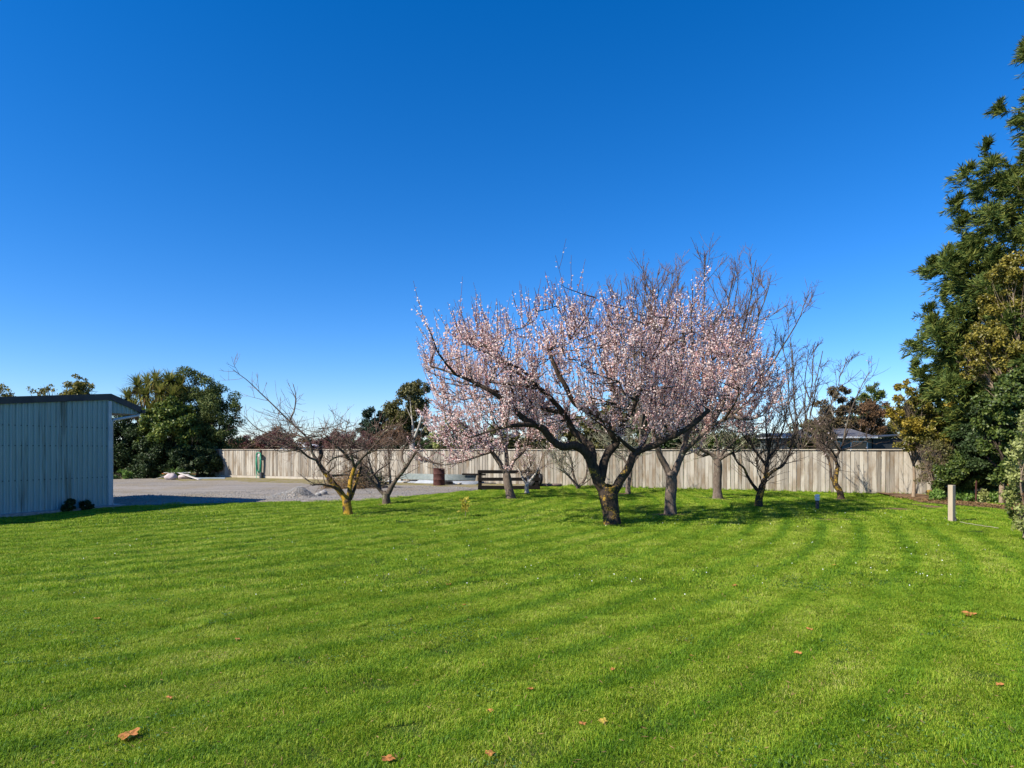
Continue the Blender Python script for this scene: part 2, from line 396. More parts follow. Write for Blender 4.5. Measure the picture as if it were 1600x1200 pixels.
fence = thing('paling_fence', 'long weathered grey timber paling fence closing off the lawn and yard behind the trees', 'fence', FA)
flen = (FB - FA).length; frz = math.atan2(fdir.y, fdir.x)
fence.rotation_euler = (0, 0, frz)
var = []
for k in range(6):
    mb = MB(); w = 0.146 + random.uniform(-0.012, 0.012); h = 1.0
    mb.box((0, 0, 0.5), (w, 0.02, h))
    for v in mb.v:
        v.x += random.uniform(-0.003, 0.003); v.y += random.uniform(-0.003, 0.003)
        if v.z > 0.5: v.z += random.uniform(-0.006, 0.006)
    var.append(mb.mesh('paling', M['paling'], bevel=0.003))
PITCH = flen / 262
KICK = 14.5                                       # the first metres stand on a kickboard
i = 0; s = PITCH / 2
while s < flen:
    zb = 0.20 if s < KICK else 0.03
    o = ob('paling', random.choice(var), fence, (s, -0.012 - random.uniform(0, 0.009), zb))
    o.scale = (1, 1, (1.755 - zb) + random.uniform(-0.008, 0.004)); o.rotation_euler = (0, R(random.uniform(-0.35, 0.35)), R(random.uniform(-0.8, 0.8)))
    s += PITCH; i += 1
rail = MB().box((0, 0, 0), (4.78, 0.045, 0.09)).mesh('rail', M['rail_timber'], bevel=0.004)
capm = MB().box((0, 0, 0), (4.79, 0.15, 0.04)).mesh('cap_board', M['rail_timber'], bevel=0.005)
kick = MB().box((0, 0, 0), (2.39, 0.035, 0.17)).mesh('kickboard', M['rail_timber'], bevel=0.004)
for k in range(int(flen / 4.8) + 1):
    x = 2.4 + k * 4.8
    if x > flen: break
    for z in (0.35, 0.95, 1.55): ob('rail', rail, fence, (x, 0.03, z))
    o = ob('cap_board', capm, fence, (x, -0.01, 1.785)); o.rotation_euler = (0, R(random.uniform(-0.12, 0.12)), 0)
for k in range(int(KICK / 2.4)):
    ob('kickboard', kick, fence, (1.2 + k * 2.4, -0.02, 0.105))
postm = MB().box((0, 0, 0), (0.11, 0.11, 1.72)).mesh('fence_post', M['post_timber'], bevel=0.006)
for k in range(int(flen / 2.4) + 1): ob('fence_post', postm, fence, (k * 2.4, 0.12, 0.86))

def on_fence(px, off=0.06):                       # point in front of the fence seen at image column px
    k = (px - 800) / FPX; sl = (FB.y - FA.y) / (FB.x - FA.x)
    Y = (FA.y - sl * FA.x) / (1 - sl * k); p = Vector((k * Y, Y, 0)); return p + fnor * off

# ------------------------------------------------------------------ shed
m, nt, out = newmat('shed_steel')
p = geo(nt).outputs['Position']
tc = N(nt, 'ShaderNodeTexCoord')
stk = noise_tex(nt, mapping(nt, tc.outputs['Object'], (1.9, 1.9, 0.16)), 1.0, 4, 0.65)
fin = noise_tex(nt, mapping(nt, tc.outputs['Object'], (22, 22, 1.2)), 1.0, 3, 0.6)
c = ramp(nt, fin, [(0.3, (0.25, 0.37, 0.37)), (0.7, (0.31, 0.43, 0.43))])
k = ramp(nt, math_(nt, 'MULTIPLY', math_(nt, 'ADD', stk, math_(nt, 'MULTIPLY', fin, 0.35)), 1.0), [(0.72, (0, 0, 0)), (0.90, (1, 1, 1))])
c = mix(nt, math_(nt, 'MULTIPLY', k, 0.85), c, (0.06, 0.065, 0.035))
bsdf(nt, out, c, 0.45, 0.35)
M['shed_steel'] = m
m, nt, out = newmat('roof_steel'); bsdf(nt, out, ramp(nt, noise_tex(nt, geo(nt).outputs['Position'], 3, 4), [(0.3, (0.035, 0.04, 0.045)), (0.7, (0.06, 0.066, 0.072))]), 0.5, 0.3); M['roof_steel'] = m
m, nt, out = newmat('pipe_white'); bsdf(nt, out, ramp(nt, noise_tex(nt, geo(nt).outputs['Position'], 4, 4), [(0.3, (0.36, 0.44, 0.47)), (0.7, (0.44, 0.52, 0.55))]), 0.4, 0.4); M['pipe'] = m
m, nt, out = newmat('concrete'); bsdf(nt, out, ramp(nt, noise_tex(nt, geo(nt).outputs['Position'], 12, 5), [(0.3, (0.22, 0.21, 0.20)), (0.7, (0.38, 0.37, 0.35))]), 0.9, 0.2); M['concrete'] = m

SU = Vector((0.366, 0.931, 0)).normalized(); SV = Vector((-SU.y, SU.x, 0))          # along the visible wall (away from camera) / into the shed
SCN = Vector((-12.45, 19.8, 0))
shed = thing('steel_shed', 'pale blue ribbed steel shed with dark roof edge at the left edge of the lawn', 'shed', SCN, math.atan2(SU.y, SU.x))
# local x runs along SU (0 at the corner, negative towards the camera), local y runs into the shed
RZ = 3.45
def roof_z(x): return RZ + 0.108 * x if x < 0 else RZ - 0.34 * x
def rib_sheet(x0, x1, zb, zt):
    V, F = [], []; pitch = 0.152; prof = []
    x = x0
    while x < x1 - 1e-6:
        for dx, dy in ((0, 0), (0.082, 0), (0.088, 0.010), (0.096, 0.010), (0.101, -0.030), (0.133, -0.030), (0.138, 0.010), (0.146, 0.010)):
            if x + dx <= x1: prof.append((x + dx, dy))
        x += pitch
    prof.append((x1, 0))
    for (x, y) in prof: V += [(x, y, zb(x)), (x, y, zt(x))]
    F = [(2 * i, 2 * i + 2, 2 * i + 3, 2 * i + 1) for i in range(len(prof) - 1)]
    # return edges so the sheet is a real folded plate
    n = len(V)
    for (x, y) in prof: V += [(x, y + 0.014, zb(x)), (x, y + 0.014, zt(x))]
    F += [(n + 2 * i + 1, n + 2 * i + 3, n + 2 * i + 2, n + 2 * i) for i in range(len(prof) - 1)]
    return mesh_np('cladding_sheet', V, np.array(F), M['shed_steel'])
for k in range(9):
    x1 = -0.012 - k * 0.915; x0 = x1 - 0.912
    ob('cladding_sheet', rib_sheet(x0, x1, lambda x: 0.06, lambda x: roof_z(x) - 0.02), shed, (0, (k % 2) * 0.001, 0))
ob('cladding_sheet', rib_sheet(0.012, 0.97, lambda x: 2.93, lambda x: roof_z(x) - 0.02), shed, (0, 0.0, 0))
XB = -8.3
inner = MB(); inner.prism([(XB, 0.03, 0), (-0.03, 0.03, 0), (-0.03, 0.03, RZ - .04), (XB, 0.03, roof_z(XB) - .04)], (0, 0, 0), (0, 5.9, 0)); inner.build('wall', M['shed_steel'], shed)
roof = MB()
roof.prism([(XB - .1, 0, roof_z(XB - .1)), (0, 0, RZ), (1.02, 0, roof_z(1.02)), (1.02, 0, roof_z(1.02) + 0.045), (0, 0, RZ + .045), (XB - .1, 0, roof_z(XB - .1) + 0.045)], (0, -0.02, 0), (0, 6.0, 0))
rf = roof.build('roof', M['roof_steel'], shed)
bg_ = MB(); bg_.prism([(XB - .1, 0, roof_z(XB - .1) - .12), (0, 0, RZ - .12), (1.04, 0, roof_z(1.04) - .12), (1.04, 0, roof_z(1.04) + 0.07), (0, 0, RZ + .07), (XB - .1, 0, roof_z(XB - .1) + 0.07)], (0, -0.075, 0), (0, -0.045, 0)); bg_.build('barge_flashing', M['roof_steel'], shed)
MB().box((0.5, 2.95, 2.92), (0.93, 5.85, 0.02)).build('soffit', M['rail_timber'], shed)
MB().box((1.09, 2.9, 3.02), (0.11, 6.05, 0.10)).build('gutter', M['roof_steel'], shed, bevel=0.01)
MB().box((-0.02, -0.04, 1.66), (0.10, 0.05, 3.26)).build('corner_flashing', M['pipe'], shed, bevel=0.005)
MB().tube([(1.07, 0.06, 2.97), (1.0, 0.02, 2.90), (0.14, 0.02, 2.72), (0.085, 0.02, 2.65), (0.085, 0.02, 0.15), (0.13, 0.0, 0.06), (0.3, -0.03, 0.05)], 0.04, 10).build('downpipe', M['pipe'], shed, smooth=True)
MB().box((XB / 2 + .1, 2.9, 0.02), (-XB + .5, 6.3, 0.12)).build('floor_slab', M['concrete'], shed)
scr = MB()
for zz in (0.95, 1.9, 2.45):
    for k in range(54):
        x = -0.113 - k * 0.1525
        if zz < roof_z(x) - .25: scr.box((x, -0.033, zz), (0.022, 0.012, 0.022), ry=R(45))
scr = scr.build('fixing_screws', M['roof_steel'], shed); scr['kind'] = 'stuff'

# ------------------------------------------------------------------ plants: skeletons, tubes, leaves
def rv(s=1.0): return Vector((random.gauss(0, s), random.gauss(0, s), random.gauss(0, s)))
UP = Vector((0, 0, 1))
def smooth_line(pts, n):
    """Catmull-Rom through pts, n points per span"""
    q = [pts[0] * 2 - pts[1]] + list(pts) + [pts[-1] * 2 - pts[-2]]; outp = []
    for i in range(1, len(q) - 2):
        for k in range(n):
            t = k / n; a, b, c, d = q[i - 1], q[i], q[i + 1], q[i + 2]
            outp.append(0.5 * ((2 * b) + (c - a) * t + (2 * a - 5 * b + 4 * c - d) * t * t + (3 * b - a - 3 * c + d) * t ** 3))
    outp.append(q[-2]); return outp

class Skel:
    def __init__(s): s.lines = []             # (points, radii, level)
    def limb(s, pts, r0, r1, lvl=0, n=3, wob=0.0):
        p = smooth_line([Vector(a) for a in pts], n)
        if wob: p = [a if i in (0, len(p) - 1) else a + rv(wob) for i, a in enumerate(p)]
        k = len(p); s.lines.append((p, [r0 + (r1 - r0) * (i / (k - 1)) ** 0.85 for i in range(k)], lvl)); return p
    def shoot(s, p, d, L, r0, r1, lvl, seg=0.16, wob=0.08, up=0.06, droop=0.0):
        n = max(3, min(9, int(L / seg) + 1)); pts = [p.copy()]; d = d.normalized()
        for i in range(n):
            d = (d + rv(wob) + UP * (up - droop * i / n)).normalized(); p = p + d * (L / n); pts.append(p)
        s.lines.append((pts, [r0 + (r1 - r0) * i / n for i in range(n + 1)], lvl)); return pts
    def mesh(s, name, mat, levels=None, sides=None):
        groups = {}
        for pts, rad, lv in s.lines:
            if levels is not None and lv not in levels: continue
            sd = (sides or {}).get(lv, 14 if lv == 0 else 6 if lv == 1 else 4 if lv == 2 else 3)
            groups.setdefault((len(pts), sd), []).append((pts, rad))
        VV, FF, off = [], [], 0
        for (n, sd), L in groups.items():
            A = np.array([[tuple(p) for p in l[0]] for l in L]); Rr = np.array([l[1] for l in L])     # (m,n,3),(m,n)
            m_ = len(L); T = np.empty_like(A); T[:, 1:-1] = A[:, 2:] - A[:, :-2]; T[:, 0] = A[:, 1] - A[:, 0]; T[:, -1] = A[:, -1] - A[:, -2]
            T /= np.linalg.norm(T, axis=2, keepdims=True) + 1e-9
            mean = T.mean(axis=1); ref = np.where(np.abs(mean[:, 2:3]) > 0.75, np.array([[1.0, 0, 0]]), np.array([[0, 0, 1.0]]))
            X = np.cross(T, ref[:, None, :]); X /= np.linalg.norm(X, axis=2, keepdims=True) + 1e-9; Y = np.cross(T, X)
            ang = np.arange(sd) * 2 * np.pi / sd
            Vv = A[:, :, None, :] + Rr[:, :, None, None] * (X[:, :, None, :] * np.cos(ang)[None, None, :, None] + Y[:, :, None, :] * np.sin(ang)[None, None, :, None])
            if sd >= 8:                        # gnarled surface on trunks and main limbs
                q = Vv * 9.0; wv = np.sin(q[..., 0] * 1.3 + q[..., 2] * .25 + 1) * np.sin(q[..., 1] * 1.7 + q[..., 2] * .35) + .6 * np.sin(q[..., 0] * 3.1 - q[..., 2] * .5) * np.sin(q[..., 1] * 2.9 + 2)
                Vv += (Vv - A[:, :, None, :]) * (wv * .10)[..., None] + RNG.normal(0, 1, Vv.shape) * Rr[:, :, None, None] * 0.012
            idx = (np.arange(m_)[:, None, None] * n + np.arange(n - 1)[None, :, None]) * sd + np.arange(sd)[None, None, :]
            nxt = (np.arange(m_)[:, None, None] * n + np.arange(n - 1)[None, :, None]) * sd + ((np.arange(sd) + 1) % sd)[None, None, :]
            Fq = np.stack([idx, nxt, nxt + sd, idx + sd], axis=-1).reshape(-1, 4) + off
            VV.append(Vv.reshape(-1, 3)); FF.append(Fq); off += m_ * n * sd
        if not VV: return None
        return mesh_np(name, np.concatenate(VV), [np.concatenate(FF)], mat, smooth=True)

def along(pts, t):
    k = t * (len(pts) - 1); i = min(int(k), len(pts) - 2); return pts[i].lerp(pts[i + 1], k - i), (pts[i + 1] - pts[i]).normalized()

def rand_frames(n, bias=None, bamt=0.0):
    """random orthonormal frames; the third axis leans towards bias (n,3)"""
    z = RNG.normal(size=(n, 3))
    if bias is not None: z = z / np.linalg.norm(z, axis=1, keepdims=True) * (1 - bamt) + bias * bamt
    z /= np.linalg.norm(z, axis=1, keepdims=True) + 1e-9
    x = RNG.normal(size=(n, 3)); x -= z * (x * z).sum(1, keepdims=True); x /= np.linalg.norm(x, axis=1, keepdims=True) + 1e-9
    return x, np.cross(z, x), z

def flowers(C, size, mat, name='blossoms'):
    """cupped five-cornered flowers at the centres C"""
    n = len(C); x, y, z = rand_frames(n); a = np.arange(5) * 2 * np.pi / 5
    s = size * RNG.uniform(0.65, 1.15, n)
    rim = C[:, None, :] + s[:, None, None] * (x[:, None, :] * np.cos(a)[None, :, None] + y[:, None, :] * np.sin(a)[None, :, None] + z[:, None, :] * 0.35)
    V = np.concatenate([C[:, None, :], rim], axis=1).reshape(-1, 3); b = np.arange(n)[:, None] * 6
    F = np.stack([np.stack([b[:, 0], b[:, 0] + 1 + k, b[:, 0] + 1 + (k + 1) % 5], -1) for k in range(5)], 1).reshape(-1, 3)
    return mesh_np(name, V, [F], mat)

def leaves(C, Nrm, L, Wd, mat, bamt=0.45, fold=0.25, name='foliage', axis=None, aamt=0.0):
    """folded pointed leaves (two quads) at C, upper face leaning towards Nrm; axis biases the leaf's length direction"""
    n = len(C); x, y, z = rand_frames(n, Nrm, bamt)
    if axis is not None:
        x = x * (1 - aamt) + axis * aamt; x /= np.linalg.norm(x, axis=1, keepdims=True) + 1e-9
        y = np.cross(z, x); y /= np.linalg.norm(y, axis=1, keepdims=True) + 1e-9; z = np.cross(x, y)
    l = (L * RNG.uniform(0.6, 1.25, n))[:, None]; w = (Wd * RNG.uniform(0.7, 1.2, n))[:, None]
    p0 = C; p1 = C + x * l; md = C + x * l * 0.5 - z * l * 0.04
    a = md + y * w + z * w * fold; b = md - y * w + z * w * fold
    V = np.stack([p0, a, p1, b], 1).reshape(-1, 3); i = np.arange(n)[:, None] * 4
    F = np.concatenate([i + np.array([[0, 1, 2]]), i + np.array([[0, 2, 3]])])
    return mesh_np(name, V, [F], mat)

def clump_points(clumps, n, shell=0.55, flat=1.0):
    """points spread through ellipsoid clumps (cx,cy,cz,rx,ry,rz), denser near the skin; returns points and outward normals"""
    c = np.array(clumps); wgt = (c[:, 3] * c[:, 4] + c[:, 3] * c[:, 5] + c[:, 4] * c[:, 5]); wgt /= wgt.sum()
    k = RNG.choice(len(c), n, p=wgt); d = RNG.normal(size=(n, 3)); d /= np.linalg.norm(d, axis=1, keepdims=True)
    r = 1 - (1 - shell) * RNG.uniform(0, 1, n) ** 1.6
    r = r * RNG.uniform(0.86, 1.10, n)
    pos = c[k, :3] + d * r[:, None] * c[k, 3:6]
    nr = d / c[k, 3:6]; nr /= np.linalg.norm(nr, axis=1, keepdims=True)
    return pos, nr

def sub_clumps(clumps, n, f=(0.22, 0.42)):
    """break big masses into leafy tufts over their skin"""
    outc = list()
    c = np.array(clumps); wgt = c[:, 3] * c[:, 5]; wgt = wgt / wgt.sum()
    for k in RNG.choice(len(c), n, p=wgt):
        d = RNG.normal(size=3); d /= np.linalg.norm(d); q = c[k]; rr = RNG.uniform(*f)
        ct = q[:3] + d * q[3:6] * RNG.uniform(0.55, 1.0); m_ = (q[3] + q[5]) / 2 * rr
        outc.append((*ct, m_ * RNG.uniform(.8, 1.3), m_ * RNG.uniform(.8, 1.3), m_ * RNG.uniform(.6, 1.0)))
    return outc

def part(name, me, parent, stuff=False):
    """a mesh given in world coordinates becomes a part of parent (an unrotated Empty)"""
    o = ob(name, me, parent); o.location = -Vector(parent.location)
    if stuff: o['kind'] = 'stuff'
    return o

def leafy_tree(name, label, cat, base, clumps, leafmat, nleaf, L, Wd, trunk_r=0.12, bark='bark_mid', tufts=None, fine=True, bamt=0.45, group=None, stem_n=7, core=0.0, tf=(0.22, 0.42), shell=0.5, fold=0.25, axis=None, aamt=0, extra=None):
    """tree or bush: trunk, limbs to each mass, leaves through tufts on the masses"""
    t = thing(name, label, cat, base, 0, group); base = Vector(base)
    sk = Skel(); cm = np.array(clumps); top = Vector(cm[:, :3].mean(axis=0))
    fork = base + Vector(((top.x - base.x) * .3, (top.y - base.y) * .3, max(0.2, (top.z - base.z) * 0.45)))
    sk.limb([base - UP * 0.1, base.lerp(fork, 0.5) + rv(trunk_r * .4), fork], trunk_r * 1.15, trunk_r * 0.75, 0)
    for c in clumps[:24]:
        e = Vector(c[:3]); md = fork.lerp(e, 0.5) + rv(0.1 * (e - fork).length) - UP * 0.05 * (e - fork).length
        ln = sk.limb([fork - UP * 0.05, md, e], trunk_r * 0.5, trunk_r * 0.12, 1)
        for k in range(stem_n):
            p, d = along(ln, random.uniform(0.45, 1)); o = rv(); o.normalize()
            q = Vector((o.x * c[3], o.y * c[4], o.z * c[5])) * 0.85
            sk.limb([p, p.lerp(e + q, 0.55) + rv(0.06), e + q], trunk_r * 0.12, trunk_r * 0.03, 2, n=2)
    part('trunk', sk.mesh('trunk', M[bark], (0,)), t); part('branches', sk.mesh('branches', M[bark], (1, 2)), t, True)
    tc = sub_clumps(clumps, tufts, tf) if tufts else clumps
    pos, nr = clump_points(tc, nleaf, shell)
    if tufts:
        big = cm; cent = big[:, :3].mean(axis=0)
        onr = pos - cent; onr /= np.linalg.norm(onr, axis=1, keepdims=True); nr = nr * 0.6 + onr * 0.5 + np.array([0, 0, 0.25]); nr /= np.linalg.norm(nr, axis=1, keepdims=True)
    keep = pos[:, 2] > 0.03; pos, nr = pos[keep], nr[keep]
    ax = None
    if axis is not None: ax = nr * 0.7 + np.array(axis); ax /= np.linalg.norm(ax, axis=1, keepdims=True)
    part('foliage', leaves(pos, nr, L, Wd, leafmat, bamt, fold, axis=ax, aamt=aamt), t, True)
    if extra:                                  # a second kind of foliage on the same plant
        nm, cl2, mat2, n2, L2, W2 = extra; p2, q2 = clump_points(sub_clumps(cl2, 40, (.25, .5)), n2, .4)
        part(nm, leaves(p2, q2, L2, W2, mat2, .4), t, True)
    return t

def C_(px, py, Y, rpx, rpy=None, ry=None):       # clump from an outline in the photograph
    p = P(px, py, Y); s = Y / FPX; rpy = rpy or rpx
    return (p.x, p.y, p.z, rpx * s, (ry if ry else rpx * s), rpy * s)

# ------------------------------------------------------------------ blossom and bare fruit trees
def fruit_tree(name, label, base_px, limbs, spec, group='fruit trees in the orchard'):
    """limbs: lists of (px, py, depth offset); spec: how shoots, twigs and flowers grow on them"""
    bx, by = base_px; Y = gy(by); base = G(bx, by); base.z = und(base.x, base.y)
    t = thing(name, label, 'tree', base, 0, group)
    sk = Skel(); mains = []; s = Y / FPX
    for L in limbs:
        pts = [P(a, b, Y + c) for a, b, c in L['p']]
        if L.get('root'): pts[0] = base - UP * 0.12 + Vector((pts[0].x - base.x, 0, 0))
        w = L['w']; e_ = w[1] * (0.62 if w[1] < 4 else 1)
        ln = sk.limb(pts, w[0] * s / 2, e_ * s / 2, L.get('l', 0), n=6 if L.get('root') else 5, wob=w[1] * s * (0.008 if L.get('root') else .03))
        if L.get('root'):
            r = sk.lines[-1][1]; r[0] *= 1.45; r[1] *= 1.22; r[2] *= 1.12; r[3] *= 1.05; r[-1] *= .7; r[-2] *= .9
        else: mains.append((ln, w[0] * s / 2, w[1] * s / 2, L.get('f', 1.0)))
    axis = Vector((base.x, base.y, 0)); shoots = []
    # extra limbs going towards and away from the camera so that the crown is round
    for k in range(spec.get('extra', 6)):
        ln, r0, r1, f = random.choice(mains); p, d = along(ln, random.uniform(0.25, 0.8))
        az = random.choice((-1, 1)) * R(random.uniform(40, 140)); e = spec.get('extra_el', (15, 45)); el = R(random.uniform(*e))
        d2 = Vector((math.cos(az) * math.cos(el), math.sin(az) * math.cos(el), math.sin(el))); d2.x *= spec.get('extra_x', 1)
        l = spec.get('extra_len', 2.0) * random.uniform(0.6, 1.2)
        pts = sk.shoot(p, d2, l, r0 * .5, min(r1 * .5, .012), 1, seg=0.25, wob=0.10, up=0.0); mains.append((pts, r0 * .5, r1 * .6, 1.0))
    # second order branches
    second = []
    if 'crown' in spec:                       # reach out to points spread through the crown's outline
        poly = spec['crown']; samp = [(p, k2) for ln, r0, r1, f in mains for k2, p in enumerate(ln) if k2 > len(ln) * .25]
        xs_ = [a for a, b in poly]; cx, hw = (min(xs_) + max(xs_)) / 2, (max(xs_) - min(xs_)) / 2; got = 0
        def inside(x, y):
            c = False; j = len(poly) - 1
            for i2 in range(len(poly)):
                (xi, yi), (xj, yj) = poly[i2], poly[j]
                if (yi > y) != (yj > y) and x < (xj - xi) * (y - yi) / (yj - yi) + xi: c = not c
                j = i2
            return c
        tries = 0
        while got < spec['ncrown'] and tries < 20000:
            tries += 1; x = random.uniform(min(xs_), max(xs_)); y = random.uniform(min(b for a, b in poly), max(b for a, b in poly))
            if not inside(x, y): continue
            e = P(x, y, Y); e.y += spec['depth'] * math.sqrt(max(0, 1 - ((x - cx) / hw) ** 2)) * random.uniform(-1, 1)
            e.x *= e.y / Y; st, _ = min(samp, key=lambda q: (q[0] - e).length + (2.0 if q[0].z > e.z - .05 else 0))
            dl = (e - st).length
            if dl > 1.9 or dl < .15: continue
            o = Vector((e.x - st.x, e.y - st.y, 0)); md = st.lerp(e, .5) + o * .12 - UP * .06 * dl + rv(.05 * dl)
            pts = sk.limb([st, md, e], min(.008 + dl * .008, .018), .005, 2, n=3, wob=.008); second.append(pts); shoots.append((pts, .15, 1.0)); got += 1
            if got % 3 == 0: samp += [(p, 1) for p in pts[2:]]
    tot = sum(sum((a - b).length for a, b in zip(l[0], l[0][1:])) * l[3] for l in mains)
    for k in range(spec['n2']):
        ln, r0, r1, f = random.choices(mains, [sum((a - b).length for a, b in zip(l[0], l[0][1:])) * l[3] for l in mains])[0]
        tt = random.uniform(0.12, 1.0) ** 0.8; p, d = along(ln, tt)
        o = Vector((p.x - axis.x, p.y - axis.y, 0)); o = o.normalized() if o.length > 0.1 else rv().normalized()
        dd = d * spec.get('k_dir', 0.5) + o * spec.get('k_out', 0.35) + UP * spec.get('k_up', 0.7) + rv(spec.get('k_rand', 0.35))
        l = random.uniform(*spec['l2']) * (1.25 - spec.get('l2t', 0.35) * tt)
        rr = min(max(0.007, (r0 + (r1 - r0) * tt) * 0.34), 0.0155)
        pts = sk.shoot(p, dd, l, rr, rr * 0.4, 2, wob=spec.get('w2', 0.10), up=spec.get('u2', 0.05)); second.append(pts)
        if random.random() < spec.get('f2', 1): shoots.append((pts, 0.05, 1.0))
    # upright one-year shoots and twigs
    for k in range(spec['n3']):
        src = random.random()
        if src < spec.get('from_main', 0.3): ln = random.choice(mains)[0]; tt = random.uniform(0.25, 1)
        else: ln = random.choice(second); tt = random.uniform(0.15, 1)
        p, d = along(ln, tt)
        o = Vector((p.x - axis.x, p.y - axis.y, 0)); o = o.normalized() if o.length > 0.1 else rv().normalized()
        dd = d * spec.get('k_dir3', 0.3) + o * spec.get('k_out3', 0.2) + UP * spec.get('k_up3', 0.9) + rv(spec.get('k_rand3', 0.28))
        l = random.uniform(*spec['l3']) * (spec.get('whip', 1.0) if random.random() < .12 else 1.0); tw = spec.get('tw', 0.0065)
        pts = sk.shoot(p, dd, l, tw * 1.25, tw * 0.55, 3, wob=spec.get('w3', 0.06), up=spec.get('u3', 0.05)); shoots.append((pts, 0.0, spec.get('tip', 0.8)))
        for q in range(random.choice(spec.get('n4', (0, 0, 1, 2)))):
            p2, d2 = along(pts, random.uniform(0.15, 0.8))
            pts2 = sk.shoot(p2, d2 * 0.6 + rv(0.45) + UP * spec.get('k_up4', 0.3), l * random.uniform(0.2, 0.5), tw * 0.85, tw * 0.5, 4, wob=0.08, up=0.03); shoots.append((pts2, 0.0, spec.get('tip', 0.85)))
    part('trunk', sk.mesh('trunk', M[spec['bark']], (0,)), t)
    if any(l[2] in (1, 2) for l in sk.lines): part('branches', sk.mesh('branches', M[spec.get('bark2', spec['bark'])], (1, 2)), t, True)
    part('twigs', sk.mesh('twigs', M[spec['twig']], (3, 4)), t, True)
    nf = spec.get('flowers', 0)
    if nf:
        wl = np.array([sum((a - b).length for a, b in zip(q[0], q[0][1:])) for q in shoots])
        fz = spec.get('fz')                    # flowers thin out above a height / bare side
        C = []; wl = wl / wl.sum(); cnt = RNG.multinomial(nf, wl)
        for (pts, a, b), c in zip(shoots, cnt):
            rich = random.choice(spec.get('rich', (0.25, 0.8, 1.1, 1.6)))
            c = int(c * rich)
            for _ in range(c):
                tq = a + (b - a) * random.random() ** 1.15; p, d = along(pts, tq)
                if fz and random.random() > fz(p): continue
                C.append(p + rv(spec.get('fsp', 0.026)))
        if C: part('blossoms', flowers(np.array([tuple(c) for c in C]), spec.get('fsize', 0.024), M[spec.get('fmat', 'blossom')]), t, True)
    return t

MAIN = [
 dict(root=1, w=(26, 29), p=[(957, 818, 0), (955, 798, 0), (952, 782, 0), (950, 768, 0), (950, 759, 0)]),
 dict(w=(18, 8), f=.5, p=[(949, 772, 0), (936, 754, -.05), (930, 738, -.1), (922, 718, -.15), (911, 703, -.3), (897, 696, -.4), (880, 698, -.5), (866, 691, -.6), (852, 673, -.7), (838, 664, -.8), (820, 656, -.9), (797, 632, -1.0)]),
 dict(w=(8, 3), p=[(838, 664, -.8), (812, 664, -1.1), (785, 668, -1.2), (758, 676, -1.1), (735, 684, -1.0)]),
 dict(w=(8, 3), p=[(797, 632, -1.0), (765, 610, -1.2), (728, 592, -1.2), (698, 580, -1.1), (672, 572, -1)]),
 dict(w=(13, 4), p=[(927, 728, -.1), (924, 700, .1), (912, 689, .2), (896, 672, .3), (880, 645, .2), (860, 622, .1), (838, 603, 0), (800, 576, -.1), (768, 548, -.1), (738, 528, 0)]),
 dict(w=(9, 3), p=[(880, 645, .2), (855, 640, .5), (820, 628, .8), (780, 612, 1.0), (738, 602, 1.1), (700, 592, 1.2)]),
 dict(w=(15, 6), f=.7, p=[(938, 750, .1), (944, 722, .15), (951, 706, .2), (964, 692, .25), (955, 675, .1), (946, 659, 0), (930, 647, -.1), (900, 632, -.3), (884, 604, -.4), (868, 575, -.4), (858, 548, -.4)]),
 dict(w=(10, 3), p=[(964, 692, .25), (972, 668, .5), (968, 640, .7), (957, 604, .8), (945, 575, .9), (936, 545, .9)]),
 dict(w=(10, 3), p=[(955, 675, .1), (985, 645, -.3), (1000, 610, -.5), (1006, 578, -.5), (1009, 550, -.5)]),
 dict(w=(15, 7), f=.7, p=[(956, 772, 0), (970, 750, 0), (982, 731, 0), (989, 712, 0), (1000, 703, 0), (1020, 697, -.1), (1040, 687, -.2), (1062, 676, -.3), (1086, 660, -.3), (1108, 640, -.3)]),
 dict(w=(8, 3), p=[(1000, 703, 0), (1015, 670, .5), (1030, 640, .7), (1040, 600, .8), (1050, 560, .8)]),
]
fruit_tree('blossom_tree', 'largest pink blossom tree with thick gnarled lichen-spotted trunk on the lawn', (957, 818), MAIN,
    dict(bark='bark_dark', bark2='bark_dark', twig='twig_red', n2=60, n3=1500, l2=(0.3, 0.8), l2t=.8, l3=(0.25, 0.85), whip=1.7, from_main=.1, extra=12, extra_len=1.7, extra_el=(5, 35), ncrown=370, depth=2.5,
         crown=[(655, 575), (690, 530), (735, 500), (800, 478), (860, 470), (930, 478), (990, 495), (1040, 530), (1080, 590), (1090, 650), (1040, 672), (960, 655), (880, 650), (800, 655), (720, 650), (670, 625)], k_dir=.35, k_up=0.5, k_out=.30, k_rand=.5, k_out3=0.30, k_rand3=.27, k_up3=1.0, n4=(0, 0, 0, 1),
         flowers=50000, fsize=0.0215, tip=0.90, w3=.032, fz=lambda p: 1.0 if p.z < 4.6 else 0.55 if p.z < 5.2 else 0.25), group='pink blossom trees')

